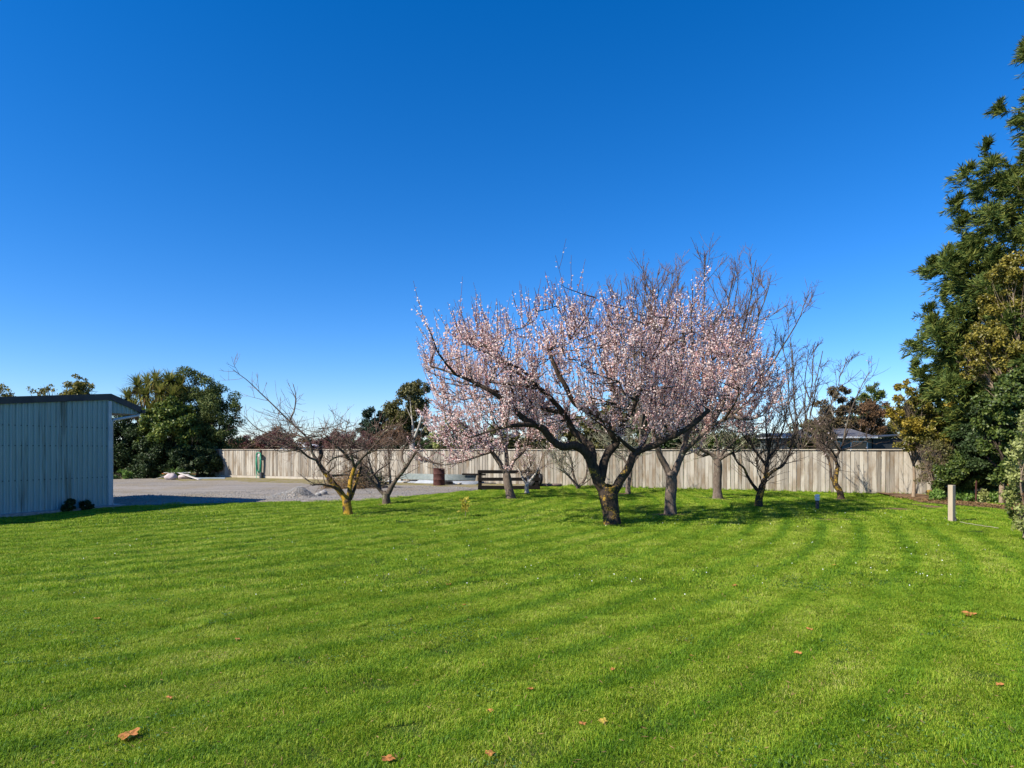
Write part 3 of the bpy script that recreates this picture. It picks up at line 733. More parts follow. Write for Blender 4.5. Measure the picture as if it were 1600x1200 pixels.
TB = [
 dict(root=1, w=(18, 18), p=[(1048, 803, 0), (1047, 780, 0), (1049, 760, 0), (1049, 744, 0), (1049, 739, 0)]),
 dict(w=(12, 5), f=.6, p=[(1049, 748, 0), (1040, 728, 0), (1030, 708, -.1), (1022, 680, -.2), (1018, 640, -.2), (1022, 600, -.3)]),
 dict(w=(12, 5), f=.8, p=[(1050, 748, 0), (1058, 728, .1), (1066, 708, .2), (1072, 680, .3), (1066, 640, .3), (1062, 590, .3), (1066, 545, .3), (1070, 505, .3)]),
 dict(w=(9, 3), p=[(1066, 708, .2), (1085, 690, -.2), (1110, 668, -.4), (1140, 650, -.5), (1168, 628, -.6), (1190, 604, -.6)]),
 dict(w=(8, 3), p=[(1110, 668, -.4), (1130, 630, -.1), (1145, 590, 0), (1150, 560, 0), (1142, 535, 0)]),
 dict(w=(7, 3), p=[(1072, 680, .3), (1095, 640, .8), (1110, 600, 1.0), (1112, 560, 1.0), (1108, 530, 1.0)]),
 dict(w=(7, 3), p=[(1140, 650, -.5), (1170, 655, -.7), (1190, 650, -.8)]),
]
fruit_tree('blossom_tree', 'pink blossom tree with slim grey forked trunk just right of the largest blossom tree', (1048, 803), TB,
    dict(bark='bark_grey', bark2='bark_mid', twig='twig_red', n2=50, n3=1000, l2=(0.3, 0.8), l2t=.7, l3=(0.25, 0.85), whip=1.7, w3=.045, from_main=.12, extra=6, extra_el=(0, 22), ncrown=230, depth=2.2,
         crown=[(1005, 600), (1035, 500), (1060, 468), (1100, 470), (1145, 500), (1180, 545), (1215, 575), (1235, 600), (1230, 640), (1190, 668), (1120, 675), (1060, 685), (1020, 675)], extra_x=.6, extra_len=1.7, k_dir=.35, k_up=0.55, k_up3=0.8, k_out=.3, k_rand=.45, k_rand3=.40,
         flowers=32000, fsize=0.024, tip=0.85, tw=0.007, fz=lambda p: 1.0 if p.z < 4.4 else 0.55), group='pink blossom trees')

TF = [
 dict(root=1, w=(15, 12), p=[(799, 780, 0), (795, 765, 0), (793, 750, 0), (791, 738, 0)]),
 dict(w=(9, 3), p=[(791, 740, 0), (780, 722, 0), (768, 706, -.1), (755, 690, -.3), (735, 672, -.4), (712, 655, -.5), (690, 640, -.5)]),
 dict(w=(8, 3), p=[(792, 740, 0), (792, 720, 0), (790, 700, .2), (782, 680, .3), (770, 655, .3), (760, 625, .3)]),
 dict(w=(8, 3), p=[(793, 740, 0), (802, 720, 0), (815, 708, .1), (826, 692, .2), (835, 670, .2), (830, 645, .2)]),
 dict(w=(4, 1.5), f=.6, p=[(768, 706, -.1), (750, 712, -.4), (720, 722, -.7), (695, 726, -.8), (676, 724, -.9)]),
]
fruit_tree('blossom_tree', 'smaller pale pink blossom tree in front of the dark rail fence section', (799, 780), TF,
    dict(bark='bark_grey', bark2='bark_mid', twig='twig_red', n2=60, n3=700, l2=(0.4, 1.0), l3=(0.3, 0.8), ncrown=150, depth=2.2, crown=[(660, 650), (690, 618), (740, 600), (800, 600), (850, 625), (860, 670), (830, 695), (770, 700), (720, 705), (675, 700)], extra=6, extra_len=1.7, k_up=0.3, k_up3=0.45, k_out=0.5, k_out3=0.4, k_rand3=0.4,
         flowers=19000, fsize=0.029, tip=0.95, tw=0.008), group='pink blossom trees')

TA = [
 dict(root=1, w=(15, 13), p=[(545, 804, 0), (543, 795, 0), (542, 787, 0), (541, 780, 0)]),
 dict(w=(10.5, 6.5), f=.3, p=[(541, 783, 0), (533, 770, 0), (522, 757, -.05), (512, 744, -.1), (503, 732, -.1), (496, 720, -.1)]),
 dict(w=(7, 4.2), l=0, f=.2, p=[(497, 722, -.1), (502, 710, 0), (500, 697, .1), (502, 689, .1)]),
 dict(w=(5, 1.2), l=1, p=[(498, 722, -.1), (488, 708, -.1), (484, 690, -.2), (470, 674, -.3), (452, 658, -.3), (430, 636, -.4), (408, 615, -.4), (386, 594, -.4), (364, 578, -.4)]),
 dict(w=(4, 1.5), l=1, p=[(497, 720, -.1), (482, 714, -.3), (468, 702, -.5), (450, 690, -.6), (425, 680, -.7), (400, 668, -.7), (382, 650, -.7)]),
 dict(w=(4, 1.2), l=1, p=[(484, 690, -.2), (470, 682, .2), (450, 680, .5), (430, 688, .6), (408, 694, .6)]),
 dict(w=(3, 1.2), l=1, p=[(452, 658, -.3), (460, 640, -.1), (462, 618, 0), (458, 600, 0)]),
 dict(w=(9, 6), f=.3, p=[(543, 784, 0), (546, 768, .05), (548, 750, .1), (554, 730, .1)]),
 dict(w=(6, 3), l=1, p=[(554, 732, .1), (546, 718, .2), (534, 713, .3), (520, 717, .3), (510, 727, .3)]),
 dict(w=(6, 2), l=1, p=[(554, 730, .1), (565, 716, .1), (578, 704, 0), (590, 690, -.1), (600, 676, -.1), (612, 668, -.2)]),
 dict(w=(5, 1.5), l=1, p=[(546, 718, .2), (536, 706, .0), (522, 694, -.1), (510, 682, -.2), (505, 668, -.2)]),
 dict(w=(5, 1.5), l=1, p=[(554, 730, .1), (549, 712, -.2), (545, 694, -.3), (540, 676, -.3), (545, 655, -.3)]),
 dict(w=(6.5, 4), f=.3, p=[(547, 780, .05), (553, 766, .2), (558, 748, .3), (565, 728, .4)]),
]
fruit_tree('bare_fruit_tree', 'leafless fruit tree with yellow lichen on its low forked trunk beside the gravel', (545, 804), TA,
    dict(bark='bark_lichen', bark2='bark_mid', twig='twig_tan', n2=80, n3=520, l2=(0.3, 0.8), l3=(0.25, 0.75), extra=8, extra_len=1.2, extra_el=(-5, 18), k_up=0.12, k_up3=0.2, ncrown=90, depth=1.8, crown=[(385, 690), (400, 660), (440, 648), (500, 655), (560, 650), (605, 665), (620, 690), (590, 704), (520, 700), (440, 706)], n4=(0, 1, 2, 2), k_out=0.5, k_out3=0.3, k_rand=.45, k_rand3=0.5, u3=0.0,
         w3=0.09, tw=0.005, flowers=0), group='leafless fruit trees')

TH = [
 dict(root=1, w=(13, 11), p=[(604, 787, 0), (603, 779, 0), (603, 773, 0), (604, 768, 0)]),
 dict(w=(7, 3), p=[(602, 775, 0), (594, 766, 0), (584, 755, -.1), (574, 744, -.2), (566, 730, -.2), (556, 712, -.3)]),
 dict(w=(6, 2.5), p=[(594, 766, 0), (590, 752, .2), (582, 738, .3), (577, 722, .3), (572, 706, .3)]),
 dict(w=(8, 4), p=[(606, 772, 0), (614, 757, 0), (623, 744, 0), (634, 731, -.1), (642, 718, -.1), (650, 706, -.2)]),
 dict(w=(5, 2), p=[(608, 765, 0), (610, 750, .3), (608, 730, .4), (607, 705, .4), (604, 690, .4)]),
 dict(w=(5, 2), p=[(634, 731, -.1), (628, 715, .2), (632, 698, .3), (640, 685, .3)]),
 dict(w=(4, 1.5), l=1, p=[(650, 706, -.2), (662, 716, -.4), (680, 724, -.5), (694, 722, -.5)]),
]
fruit_tree('bare_fruit_tree', 'low spreading leafless fruit tree beside the brush heap with a few pink buds', (604, 787), TH,
    dict(bark='bark_mid', bark2='twig_brown', twig='twig_brown', n2=50, n3=260, l2=(0.35, 0.9), l3=(0.25, 0.75), extra=4, extra_len=1.1, k_up=0.45, k_up3=0.35, k_rand3=0.45, tw=0.006, w3=0.09, flowers=110, rich=(0, 0, 0.4, 2.5), fsize=0.022), group='leafless fruit trees')

TC = [
 dict(root=1, w=(14, 12), p=[(1121, 779, 0), (1121, 755, 0), (1122, 735, 0), (1121, 717, 0)]),
 dict(w=(8, 3), p=[(1121, 720, 0), (1110, 709, 0), (1096, 703, -.1), (1086, 694, -.2), (1075, 680, -.2)]),
 dict(w=(5, 2), p=[(1110, 709, 0), (1096, 712, .3), (1085, 706, .4), (1074, 700, .5)]),
 dict(w=(7, 3), p=[(1122, 720, 0), (1130, 706, .1), (1140, 696, .2), (1152, 684, .2), (1160, 668, .2)]),
 dict(w=(6, 2.5), p=[(1122, 720, 0), (1122, 700, .2), (1118, 682, .3), (1112, 664, .3)]),
 dict(w=(6, 2), p=[(1124, 718, 0), (1138, 710, -.3), (1150, 706, -.4), (1166, 694, -.5)]),
]
fruit_tree('bare_fruit_tree', 'lichen-grey leafless tree with straight brown trunk near the fence behind the blossom trees', (1121, 779), TC,
    dict(bark='bark_grey', bark2='twig_lichen', twig='twig_lichen', n2=70, n3=420, l2=(0.4, 1.0), l3=(0.25, 0.8), extra=6, extra_len=1.4, k_up=0.35, k_up3=0.3, k_rand=.5, k_rand3=0.55, tw=0.008, w3=0.1, n4=(0, 1, 2, 2)), group='leafless fruit trees')

TD = [
 dict(root=1, w=(12, 10), p=[(1186, 793, 0), (1186, 780, 0), (1189, 768, 0), (1192, 756, 0)]),
 dict(w=(6, 3), p=[(1187, 770, 0), (1177, 758, 0), (1168, 744, -.1), (1162, 731, -.1), (1152, 722, -.2), (1145, 708, -.3)]),
 dict(w=(8, 3), p=[(1192, 758, 0), (1197, 742, 0), (1199, 725, .1), (1201, 705, .1), (1198, 680, .1), (1196, 650, .1)]),
 dict(w=(6, 2.5), p=[(1195, 748, 0), (1208, 736, -.1), (1222, 728, -.2), (1232, 712, -.2), (1238, 690, -.3), (1246, 660, -.3)]),
 dict(w=(5, 2), p=[(1199, 730, .1), (1188, 715, .3), (1176, 700, .4), (1168, 680, .4), (1164, 660, .4)]),
 dict(w=(5, 2), p=[(1201, 715, .1), (1212, 702, .4), (1218, 685, .5), (1226, 660, .6), (1230, 630, .6)]),
 dict(w=(3.5, 1.5), l=1, p=[(1186, 765, 0), (1198, 752, -.4), (1210, 744, -.5)]),
]
fruit_tree('bare_fruit_tree', 'dark many-stemmed leafless tree standing between the brown-trunked tree and the bollard', (1186, 793), TD,
    dict(bark='bark_dark', bark2='bark_dark', twig='twig_brown', n2=85, n3=430, l2=(0.4, 1.1), l3=(0.3, 0.9), extra=6, extra_len=1.3, k_up=0.6, k_up3=0.6, k_rand3=0.4, tw=0.0065, w3=0.08), group='leafless fruit trees')

TE = [
 dict(root=1, w=(10, 7), p=[(1315, 780, 0), (1312, 768, 0), (1305, 756, 0), (1306, 742, 0), (1309, 728, 0)]),
 dict(w=(5, 2.5), p=[(1306, 758, 0), (1299, 745, 0), (1297, 728, .1), (1293, 714, .2), (1284, 702, .3), (1272, 692, .4)]),
 dict(w=(6, 2.5), p=[(1309, 730, 0), (1306, 716, 0), (1312, 704, .0), (1318, 690, -.1), (1325, 672, -.1)]),
 dict(w=(4, 1.5), p=[(1307, 722, 0), (1298, 710, .3), (1288, 700, .4), (1270, 698, .5), (1250, 700, .6)]),
 dict(w=(3, 1.0), l=1, f=.4, p=[(1318, 690, -.1), (1322, 668, 0), (1330, 640, 0), (1342, 612, 0), (1352, 592, 0), (1362, 580, 0)]),
 dict(w=(3, 1.2), l=1, p=[(1312, 704, 0), (1302, 690, -.3), (1296, 672, -.4), (1290, 655, -.4)]),
 dict(w=(3, 1.2), l=1, p=[(1312, 704, 0), (1328, 700, .4), (1342, 694, .5), (1358, 690, .5)]),
]
fruit_tree('bare_fruit_tree', 'crooked leafless tree by the fence with a long thin shoot above the house', (1315, 780), TE,
    dict(bark='bark_dark', bark2='bark_mid', twig='twig_brown', n2=46, n3=300, l2=(0.35, 0.9), l3=(0.25, 0.75), extra=5, extra_len=1.2, k_up=0.3, k_up3=0.3, k_rand3=0.5, tw=0.007, w3=0.1, flowers=160, rich=(0, 0, 1), fsize=0.03), group='leafless fruit trees')

TG = [
 dict(root=1, w=(7, 6), p=[(824, 770, 0), (823, 762, 0), (824, 755, 0)]),
 dict(w=(5, 2), p=[(824, 757, 0), (831, 748, 0), (838, 738, 0), (843, 725, .1), (846, 708, .2)]),
 dict(w=(4, 2), p=[(823, 757, 0), (817, 748, 0), (813, 738, .1), (806, 728, .2)]),
 dict(w=(4, 2), p=[(826, 754, 0), (824, 740, .3), (828, 725, .4), (824, 705, .5)]),
]
fruit_tree('bare_fruit_tree', 'smallest leafless tree with a short pale trunk by the dark rail fence section', (824, 770), TG,
    dict(bark='bark_pale', bark2='twig_brown', twig='twig_pale', n2=34, n3=230, l2=(0.35, 0.8), l3=(0.25, 0.7), extra=5, extra_len=1.0, k_up=0.35, k_up3=0.35, k_rand3=0.5, tw=0.007, w3=0.1, flowers=400, rich=(0, 0, 1), fsize=0.03), group='leafless fruit trees')

TI = [
 dict(root=1, w=(8, 7), p=[(981, 771, 0), (982, 755, 0), (984, 742, 0), (985, 730, 0)]),
 dict(w=(5, 2), p=[(985, 732, 0), (975, 718, 0), (962, 706, 0), (950, 694, 0)]),
 dict(w=(5, 2), p=[(985, 732, 0), (994, 716, .1), (1005, 702, .2), (1012, 684, .2)]),
 dict(w=(5, 2), p=[(985, 732, 0), (985, 712, .3), (980, 694, .4), (982, 670, .4)]),
]
fruit_tree('bare_fruit_tree', 'small leafless tree half hidden behind the right fork of the largest blossom tree', (981, 771), TI,
    dict(bark='bark_grey', bark2='twig_lichen', twig='twig_lichen', n2=50, n3=300, l2=(0.4, 0.9), l3=(0.3, 0.8), extra=6, extra_len=1.2, k_up=0.4, k_up3=0.35, k_rand3=0.5, tw=0.008, w3=0.1), group='leafless fruit trees')

TJ = [
 dict(root=1, w=(6, 5), p=[(905, 765, 0), (902, 760, 0), (899, 756, 0)]),
 dict(w=(4.5, 2), p=[(900, 758, 0), (890, 745, 0), (880, 734, 0), (872, 722, 0), (866, 708, 0)]),
 dict(w=(4.5, 2), p=[(901, 758, 0), (896, 742, 0), (894, 728, 0), (890, 712, 0), (882, 700, 0)]),
 dict(w=(4.5, 2), p=[(905, 760, .1), (914, 748, .1), (917, 732, .1), (914, 715, .1), (906, 702, .1)]),
 dict(w=(3, 1.5), p=[(905, 760, .1), (920, 750, -.2), (930, 738, -.3)]),
]
fruit_tree('bare_fruit_tree', 'multi-stemmed leafless tree against the fence left of the largest blossom tree', (905, 765), TJ,
    dict(bark='bark_grey', bark2='twig_lichen', twig='twig_lichen', n2=40, n3=240, l2=(0.4, 0.9), l3=(0.3, 0.8), extra=4, extra_len=1.1, k_up=0.4, k_up3=0.4, k_rand3=0.5, tw=0.008, w3=0.1, flowers=500, rich=(0, 0, 1), fsize=0.035, fmat='blossom_pale'), group='leafless fruit trees')

# tall leafless trees beyond the fence
def tall_bare(label, base, H, spread, seed, n1=9, twig='twig_brown', lean=0, n2=9, n3=7, up=0.05, tw=0.011, r=0.17):
    random.seed(seed); t = thing('bare_tree', label, 'tree', base, 0, 'tall leafless trees beyond the fence'); base = Vector(base)
    sk = Skel(); h0 = H * 0.26
    tr = sk.limb([base - UP * .1, base + UP * h0 * .5 + rv(.05), base + UP * h0 + Vector((lean * .2, 0, 0))], r, r * .75, 0)
    top = tr[-1]
    for k in range(n1):
        az = 2 * math.pi * (k + random.uniform(-.3, .3)) / n1; q = random.uniform(0.25, 1.0) * spread
        e = top + Vector((math.cos(az) * q + lean, math.sin(az) * q, (H - h0) * random.uniform(.86, 1.0) * (1 - 0.30 * (q / spread) ** 2)))
        st = along(tr, random.uniform(0.7, 1))[0]
        md = st.lerp(e, 0.35) + Vector((math.cos(az), math.sin(az), 0)) * q * 0.16
        ln = sk.limb([st, md, st.lerp(e, 0.7) + Vector((math.cos(az), math.sin(az), 0)) * q * 0.10 + rv(.1), e], r * .42, .016, 1, n=4, wob=.03)
        for j in range(n2):
            tt = random.uniform(.22, .95); p, d = along(ln, tt)
            l2 = (H - h0) * random.uniform(.16, .34) * (1.1 - .6 * tt)
            b2 = sk.shoot(p, d * .8 + rv(.52) + UP * .25, l2, .028 * (1.2 - tt), .010, 2, seg=.3, wob=.07, up=up)
            for i in range(n3):
                p3, d3 = along(b2, random.uniform(.15, 1)); l3 = l2 * random.uniform(.25, .55)
                b3 = sk.shoot(p3, d3 * .75 + rv(.48) + UP * .22, l3, tw, tw * .55, 3, seg=.25, wob=.07, up=up)
                for ii in range(random.choice((0, 1, 2, 3))):
                    p4, d4 = along(b3, random.uniform(.2, .9)); sk.shoot(p4, d4 * .7 + rv(.4) + UP * .2, l3 * random.uniform(.25, .5), tw * .8, tw * .45, 4, seg=.25, wob=.06, up=.04)
    part('trunk', sk.mesh('trunk', M['bark_mid'], (0,)), t); part('branches', sk.mesh('branches', M['bark_mid'], (1, 2)), t, True); part('twigs', sk.mesh('twigs', M[twig], (3, 4)), t, True)
    return t
b0 = P(1003, 760, 34); b0.z = 0
tall_bare('left one of two tall leafless trees rising beyond the fence behind the blossom', b0, 11.9, 4.4, 5, 14, twig='twig_tan', n2=13, n3=9)
b0 = P(1098, 760, 33); b0.z = 0
tall_bare('right and tallest of two tall leafless trees rising behind the blossom', b0, 12.0, 4.8, 8, 15, twig='twig_tan', lean=.5, n2=13, n3=9)
b0 = P(1250, 760, 31); b0.z = 0
tall_bare('thin bluish leafless tree rising over the fence left of the grey house', b0, 7.6, 2.6, 21, 8, n2=9, n3=7, tw=.009, r=.08)
random.seed(99)

# ------------------------------------------------------------------ evergreen trees and shrubs
M['leaf_greygreen'] = leaf_mat('leaf_greygreen', [(0.1, (0.030, 0.050, 0.012)), (0.5, (0.090, 0.120, 0.030)), (0.9, (0.18, 0.20, 0.065))], 0.25, 0.6, 0.15)
M['leaf_dark'] = leaf_mat('leaf_dark', [(0.1, (0.010, 0.022, 0.007)), (0.5, (0.028, 0.050, 0.014)), (0.9, (0.065, 0.095, 0.03))], 0.15, 0.55, 0.2)
M['leaf_glossy'] = leaf_mat('leaf_glossy', [(0.1, (0.030, 0.060, 0.010)), (0.5, (0.095, 0.140, 0.022)), (0.9, (0.25, 0.27, 0.055))], 0.25, 0.48, 0.25)
M['leaf_camellia'] = leaf_mat('leaf_camellia', [(0.1, (0.018, 0.036, 0.007)), (0.6, (0.060, 0.092, 0.016)), (0.92, (0.17, 0.20, 0.045))], 0.15, 0.45, 0.3)
M['leaf_fresh'] = leaf_mat('leaf_fresh', [(0.1, (0.045, 0.10, 0.012)), (0.5, (0.10, 0.19, 0.03)), (0.9, (0.22, 0.32, 0.07))], 0.35, 0.45, 0.35)
M['leaf_olive'] = leaf_mat('leaf_olive', [(0.1, (0.045, 0.045, 0.012)), (0.5, (0.11, 0.105, 0.03)), (0.9, (0.20, 0.18, 0.055))], 0.25, 0.5, 0.3)
M['leaf_yellow'] = leaf_mat('leaf_yellow', [(0.1, (0.10, 0.085, 0.012)), (0.5, (0.27, 0.20, 0.025)), (0.9, (0.50, 0.37, 0.05))], 0.35, 0.5, 0.3)
M['leaf_gold'] = leaf_mat('leaf_gold', [(0.1, (0.06, 0.065, 0.010)), (0.5, (0.17, 0.155, 0.024)), (0.9, (0.38, 0.30, 0.05))], 0.3, 0.45, 0.35)
M['leaf_brown'] = leaf_mat('leaf_brown', [(0.1, (0.05, 0.032, 0.015)), (0.5, (0.12, 0.075, 0.035)), (0.9, (0.20, 0.13, 0.06))], 0.25, 0.6, 0.2)
M['leaf_rust'] = leaf_mat('leaf_rust', [(0.1, (0.06, 0.036, 0.018)), (0.5, (0.14, 0.08, 0.04)), (0.9, (0.24, 0.14, 0.07))], 0.25, 0.6, 0.2)
M['leaf_redhedge'] = leaf_mat('leaf_redhedge', [(0.1, (0.06, 0.022, 0.022)), (0.5, (0.13, 0.05, 0.048)), (0.9, (0.21, 0.10, 0.085))], 0.2, 0.6, 0.2)
M['leaf_gum'] = leaf_mat('leaf_gum', [(0.1, (0.045, 0.042, 0.02)), (0.5, (0.11, 0.085, 0.04)), (0.9, (0.19, 0.13, 0.06))], 0.25, 0.5, 0.3)
M['leaf_pine'] = leaf_mat('leaf_pine', [(0.1, (0.008, 0.022, 0.012)), (0.6, (0.022, 0.045, 0.022)), (0.95, (0.05, 0.075, 0.035))], 0.1, 0.6, 0.2)
M['leaf_conifer'] = leaf_mat('leaf_conifer', [(0.1, (0.022, 0.050, 0.013)), (0.4, (0.065, 0.105, 0.024)), (0.7, (0.17, 0.195, 0.04)), (0.92, (0.29, 0.26, 0.06))], 0.25, 0.6, 0.15, None, 0.8, 0.45)
M['leaf_cordyline'] = leaf_mat('leaf_cordyline', [(0.05, (0.06, 0.075, 0.014)), (0.5, (0.17, 0.19, 0.04)), (0.8, (0.30, 0.27, 0.07)), (1.0, (0.40, 0.28, 0.11))], 0.3, 0.5, 0.25)
M['leaf_dead'] = leaf_mat('leaf_dead', [(0.1, (0.14, 0.085, 0.035)), (0.9, (0.34, 0.22, 0.10))], 0.3, 0.7, 0.1)
M['leaf_strap'] = leaf_mat('leaf_strap', [(0.1, (0.03, 0.075, 0.012)), (0.6, (0.085, 0.16, 0.03)), (0.95, (0.18, 0.27, 0.07))], 0.25, 0.38, 0.4)
M['leaf_pale'] = leaf_mat('leaf_pale', [(0.1, (0.12, 0.15, 0.03)), (0.5, (0.28, 0.31, 0.09)), (0.9, (0.48, 0.50, 0.22))], 0.35, 0.5, 0.3)

# left screen of evergreens beside the yard
GRPL = 'evergreens at the left end of the fence'
leafy_tree('evergreen_tree', 'tall rounded grey-green evergreen tree at the left end of the paling fence', 'tree', (-18.6, 42.0, 0),
    [C_(292, 594, 42, 22, 24), C_(320, 602, 42, 28, 26), C_(345, 636, 42, 28, 30), C_(360, 662, 42, 20, 22), C_(330, 655, 41.5, 36, 38), C_(345, 690, 41, 30, 24), C_(300, 640, 42.5, 38, 40), C_(318, 690, 41, 34, 30), C_(272, 622, 43, 30, 38), C_(290, 680, 42, 30, 34)],
    M['leaf_greygreen'], 52000, 0.14, 0.038, 0.22, 'bark_mid', 210, group=GRPL, tf=(.2, .4))
leafy_tree('evergreen_tree', 'glossy yellow-green broadleaf tree in front of the cabbage tree beside the yard', 'tree', (-21.0, 39.6, 0),
    [C_(255, 650, 40, 26, 22), C_(278, 640, 40, 20, 22), C_(236, 662, 39.6, 20, 20), C_(262, 680, 39.4, 28, 24), C_(285, 668, 39.6, 20, 22), C_(300, 690, 39.4, 16, 18), C_(240, 690, 39.6, 24, 22)],
    M['leaf_glossy'], 20000, 0.20, 0.060, 0.18, 'bark_mid', 90, group=GRPL)
leafy_tree('evergreen_tree', 'dark small-leaved evergreen tree just right of the shed corner', 'tree', (-24.3, 40.0, 0),
    [C_(190, 680, 40, 28, 30), C_(180, 720, 40, 30, 32), C_(215, 700, 40, 28, 34), C_(205, 655, 40.5, 24, 22), C_(160, 690, 40, 28, 38), C_(205, 735, 39.6, 28, 18)],
    M['leaf_dark'], 34000, 0.15, 0.042, 0.18, 'bark_dark', 120, group=GRPL)
leafy_tree('evergreen_shrub', 'dark dense shrub under the tall rounded evergreen, against the fence end', 'shrub', (-19.5, 39.6, 0),
    [C_(310, 715, 39.6, 24, 24), C_(328, 722, 39.9, 18, 22), C_(292, 720, 39.4, 24, 24), C_(318, 735, 39.6, 20, 14)], M['leaf_dark'], 20000, 0.15, 0.042, 0.1, 'bark_dark', 80, group=GRPL)
leafy_tree('evergreen_shrub', 'low dark shrub behind the strap-leaved clump beside the yard', 'shrub', (-22.0, 39.3, 0),
    [C_(240, 715, 39.5, 28, 28), C_(264, 712, 39.6, 22, 22), C_(225, 735, 39.2, 24, 16), C_(252, 735, 39, 24, 14)], M['leaf_dark'], 22000, 0.15, 0.042, 0.1, 'bark_dark', 80, group=GRPL)
leafy_tree('evergreen_shrub', 'small shrub with pale new leaves at the gravel edge nearest the shed', 'shrub', (-23.7, 37.9, 0),
    [C_(180, 742, 38, 14, 10), C_(196, 744, 38, 10, 8)], M['leaf_fresh'], 800, 0.16, 0.04, 0.05, 'bark_mid', 12, group=GRPL)

def sword_leaves(c, n, L, Wd, elr, seg=3, droop=0.9, base_r=0.05):
    """rosette of arching sword leaves; returns verts and quads"""
    V, F = [], []
    for i in range(n):
        az = random.uniform(0, 2 * math.pi); el = R(random.uniform(*elr)); l = L * random.uniform(.7, 1.1)
        h = Vector((math.cos(az), math.sin(az), 0)); sd = Vector((-h.y, h.x, 0)); p = Vector(c) + h * base_r; w0 = Wd * random.uniform(.8, 1.2); b = len(V)
        for k in range(seg + 1):
            w = w0 * (1 - (k / seg) ** 2) + 0.002; V += [tuple(p + sd * w), tuple(p - sd * w + UP * 0.0)]
            p = p + (h * math.cos(el) + UP * math.sin(el)) * l / seg; el -= droop / seg * random.uniform(.7, 1.3)
        for k in range(seg): F.append((b + 2 * k, b + 2 * k + 1, b + 2 * k + 3, b + 2 * k + 2))
    return V, F
cab = thing('cabbage_tree', 'many-headed cabbage tree with spiky sword-leaf heads above the shed corner', 'tree', (-23.2, 41.5, 0), 0, GRPL)
sk = Skel(); cb = Vector((-23.2, 41.5, 0)); fk = cb + Vector((0.3, 0, 2.2)); sk.limb([cb - UP * .1, cb + UP * 1.1 + rv(.05), fk], .24, .17, 0)
heads = [(215, 603, 41.5), (243, 595, 41.8), (265, 597, 41.6), (200, 622, 41.2), (226, 618, 40.9), (250, 616, 40.9), (282, 603, 41.8), (270, 620, 40.9), (238, 640, 40.6), (210, 640, 40.8), (192, 640, 41.4), (230, 600, 42.4), (258, 640, 40.6)]
for k, (a, b, y) in enumerate(heads):
    h = P(a, b, y); sk.limb([fk, fk.lerp(h, .5) + Vector(((h.x - fk.x) * .15, 0, -.2)), h], .09, .06, 1)
part('trunk', sk.mesh('trunk', M['bark_grey'], (0,)), cab); part('branches', sk.mesh('branches', M['bark_grey'], (1,)), cab)
for a, b, y in heads:
    V, F = sword_leaves(P(a, b, y), 150, 1.0, 0.036, (-40, 88), 3, 0.75)
    part('leaf_head', mesh_np('leaf_head', V, np.array(F), M['leaf_cordyline']), cab)
    V, F = sword_leaves(P(a, b, y) - UP * .12, 45, 0.85, 0.034, (-75, -35), 3, 0.3)
    part('dead_skirt', mesh_np('dead_skirt', V, np.array(F), M['leaf_dead']), cab)
for (a, b, lab) in ((266, 748, 'strap-leaved green clump behind the white sacks at the yard edge'), (292, 747, 'smaller strap-leaved clump right of the larger strap-leaved one')):
    y = 38.4; q = P(a, b, y); q.z = 0.03
    cl = thing('strap_leaf_clump', lab, 'plant', q, 0, 'strap-leaved clumps at the yard edge')
    for k in range(5):
        V, F = sword_leaves(Vector((random.uniform(-.6, .6), random.uniform(-.3, .3), 0)), 60, 0.95 if a < 280 else .7, 0.022, (35, 85), 4, 1.6)
        ob('leaf_fan', mesh_np('leaf_fan', V, np.array(F), M['leaf_strap']), cl)
# treetops seen over the shed
for (lab, X, Y, cl, n) in (
    ('rounded olive treetop above the shed roof, nearest the cabbage tree', -42, 62, [C_(122, 598, 62, 16, 12), C_(108, 606, 62, 14, 12), C_(140, 608, 62, 14, 10), C_(122, 616, 62, 24, 16)], 5000),
    ('low olive treetop above the shed roof between two others', -46, 63, [C_(75, 606, 63, 12, 9), C_(58, 612, 63, 14, 8), C_(90, 614, 63, 16, 8)], 3500),
    ('olive treetop at the left edge of the picture above the shed roof', -51, 62, [C_(5, 608, 62, 12, 8), C_(15, 614, 62, 14, 8), C_(-8, 606, 62, 14, 10)], 3000)):
    cl2 = cl + [(c[0], c[1], c[2] - 2.5, c[3] * 1.2, c[4] * 1.2, 2.2) for c in cl[:2]]
    leafy_tree('background_tree', lab, 'tree', (cl[0][0], Y, 0), cl2, M['leaf_gold'], n * 2, 0.22, 0.07, 0.25, 'bark_mid', 60, group='treetops above the shed roof')

# beyond the fence
GB_ = 'trees and shrubs beyond the fence'
def bgt(name, lab, cat, Y, clumps, mat, n, L, Wd, bark='bark_mid', tufts=60, tr=.2, **kw):
    cl = [C_(a, b, Y + (k % 3 - 1) * 0.8, rx * 1.12, ry * 1.12) for k, (a, b, rx, ry) in enumerate(clumps)]
    return leafy_tree(name, lab, cat, (cl[0][0], Y, -.1), cl, M[mat], int(n * 1.6), L * 1.15, Wd * 1.2, tr, bark, tufts, group=GB_, **kw)
bgt('background_shrub', 'reddish leafless hedge shrub beyond the fence right of the tall rounded evergreen', 'shrub', 50, [(392, 692, 20, 12), (420, 690, 22, 13), (375, 695, 16, 10), (445, 694, 18, 10)], 'leaf_redhedge', 6000, .16, .02, 'twig_red', 50, .1)
bgt('background_shrub', 'rust-brown rounded shrub behind the yellow-lichened tree', 'shrub', 52, [(428, 684, 18, 16), (455, 690, 16, 14), (412, 694, 14, 10)], 'leaf_rust', 4500, .16, .025, 'twig_brown', 40, .12)
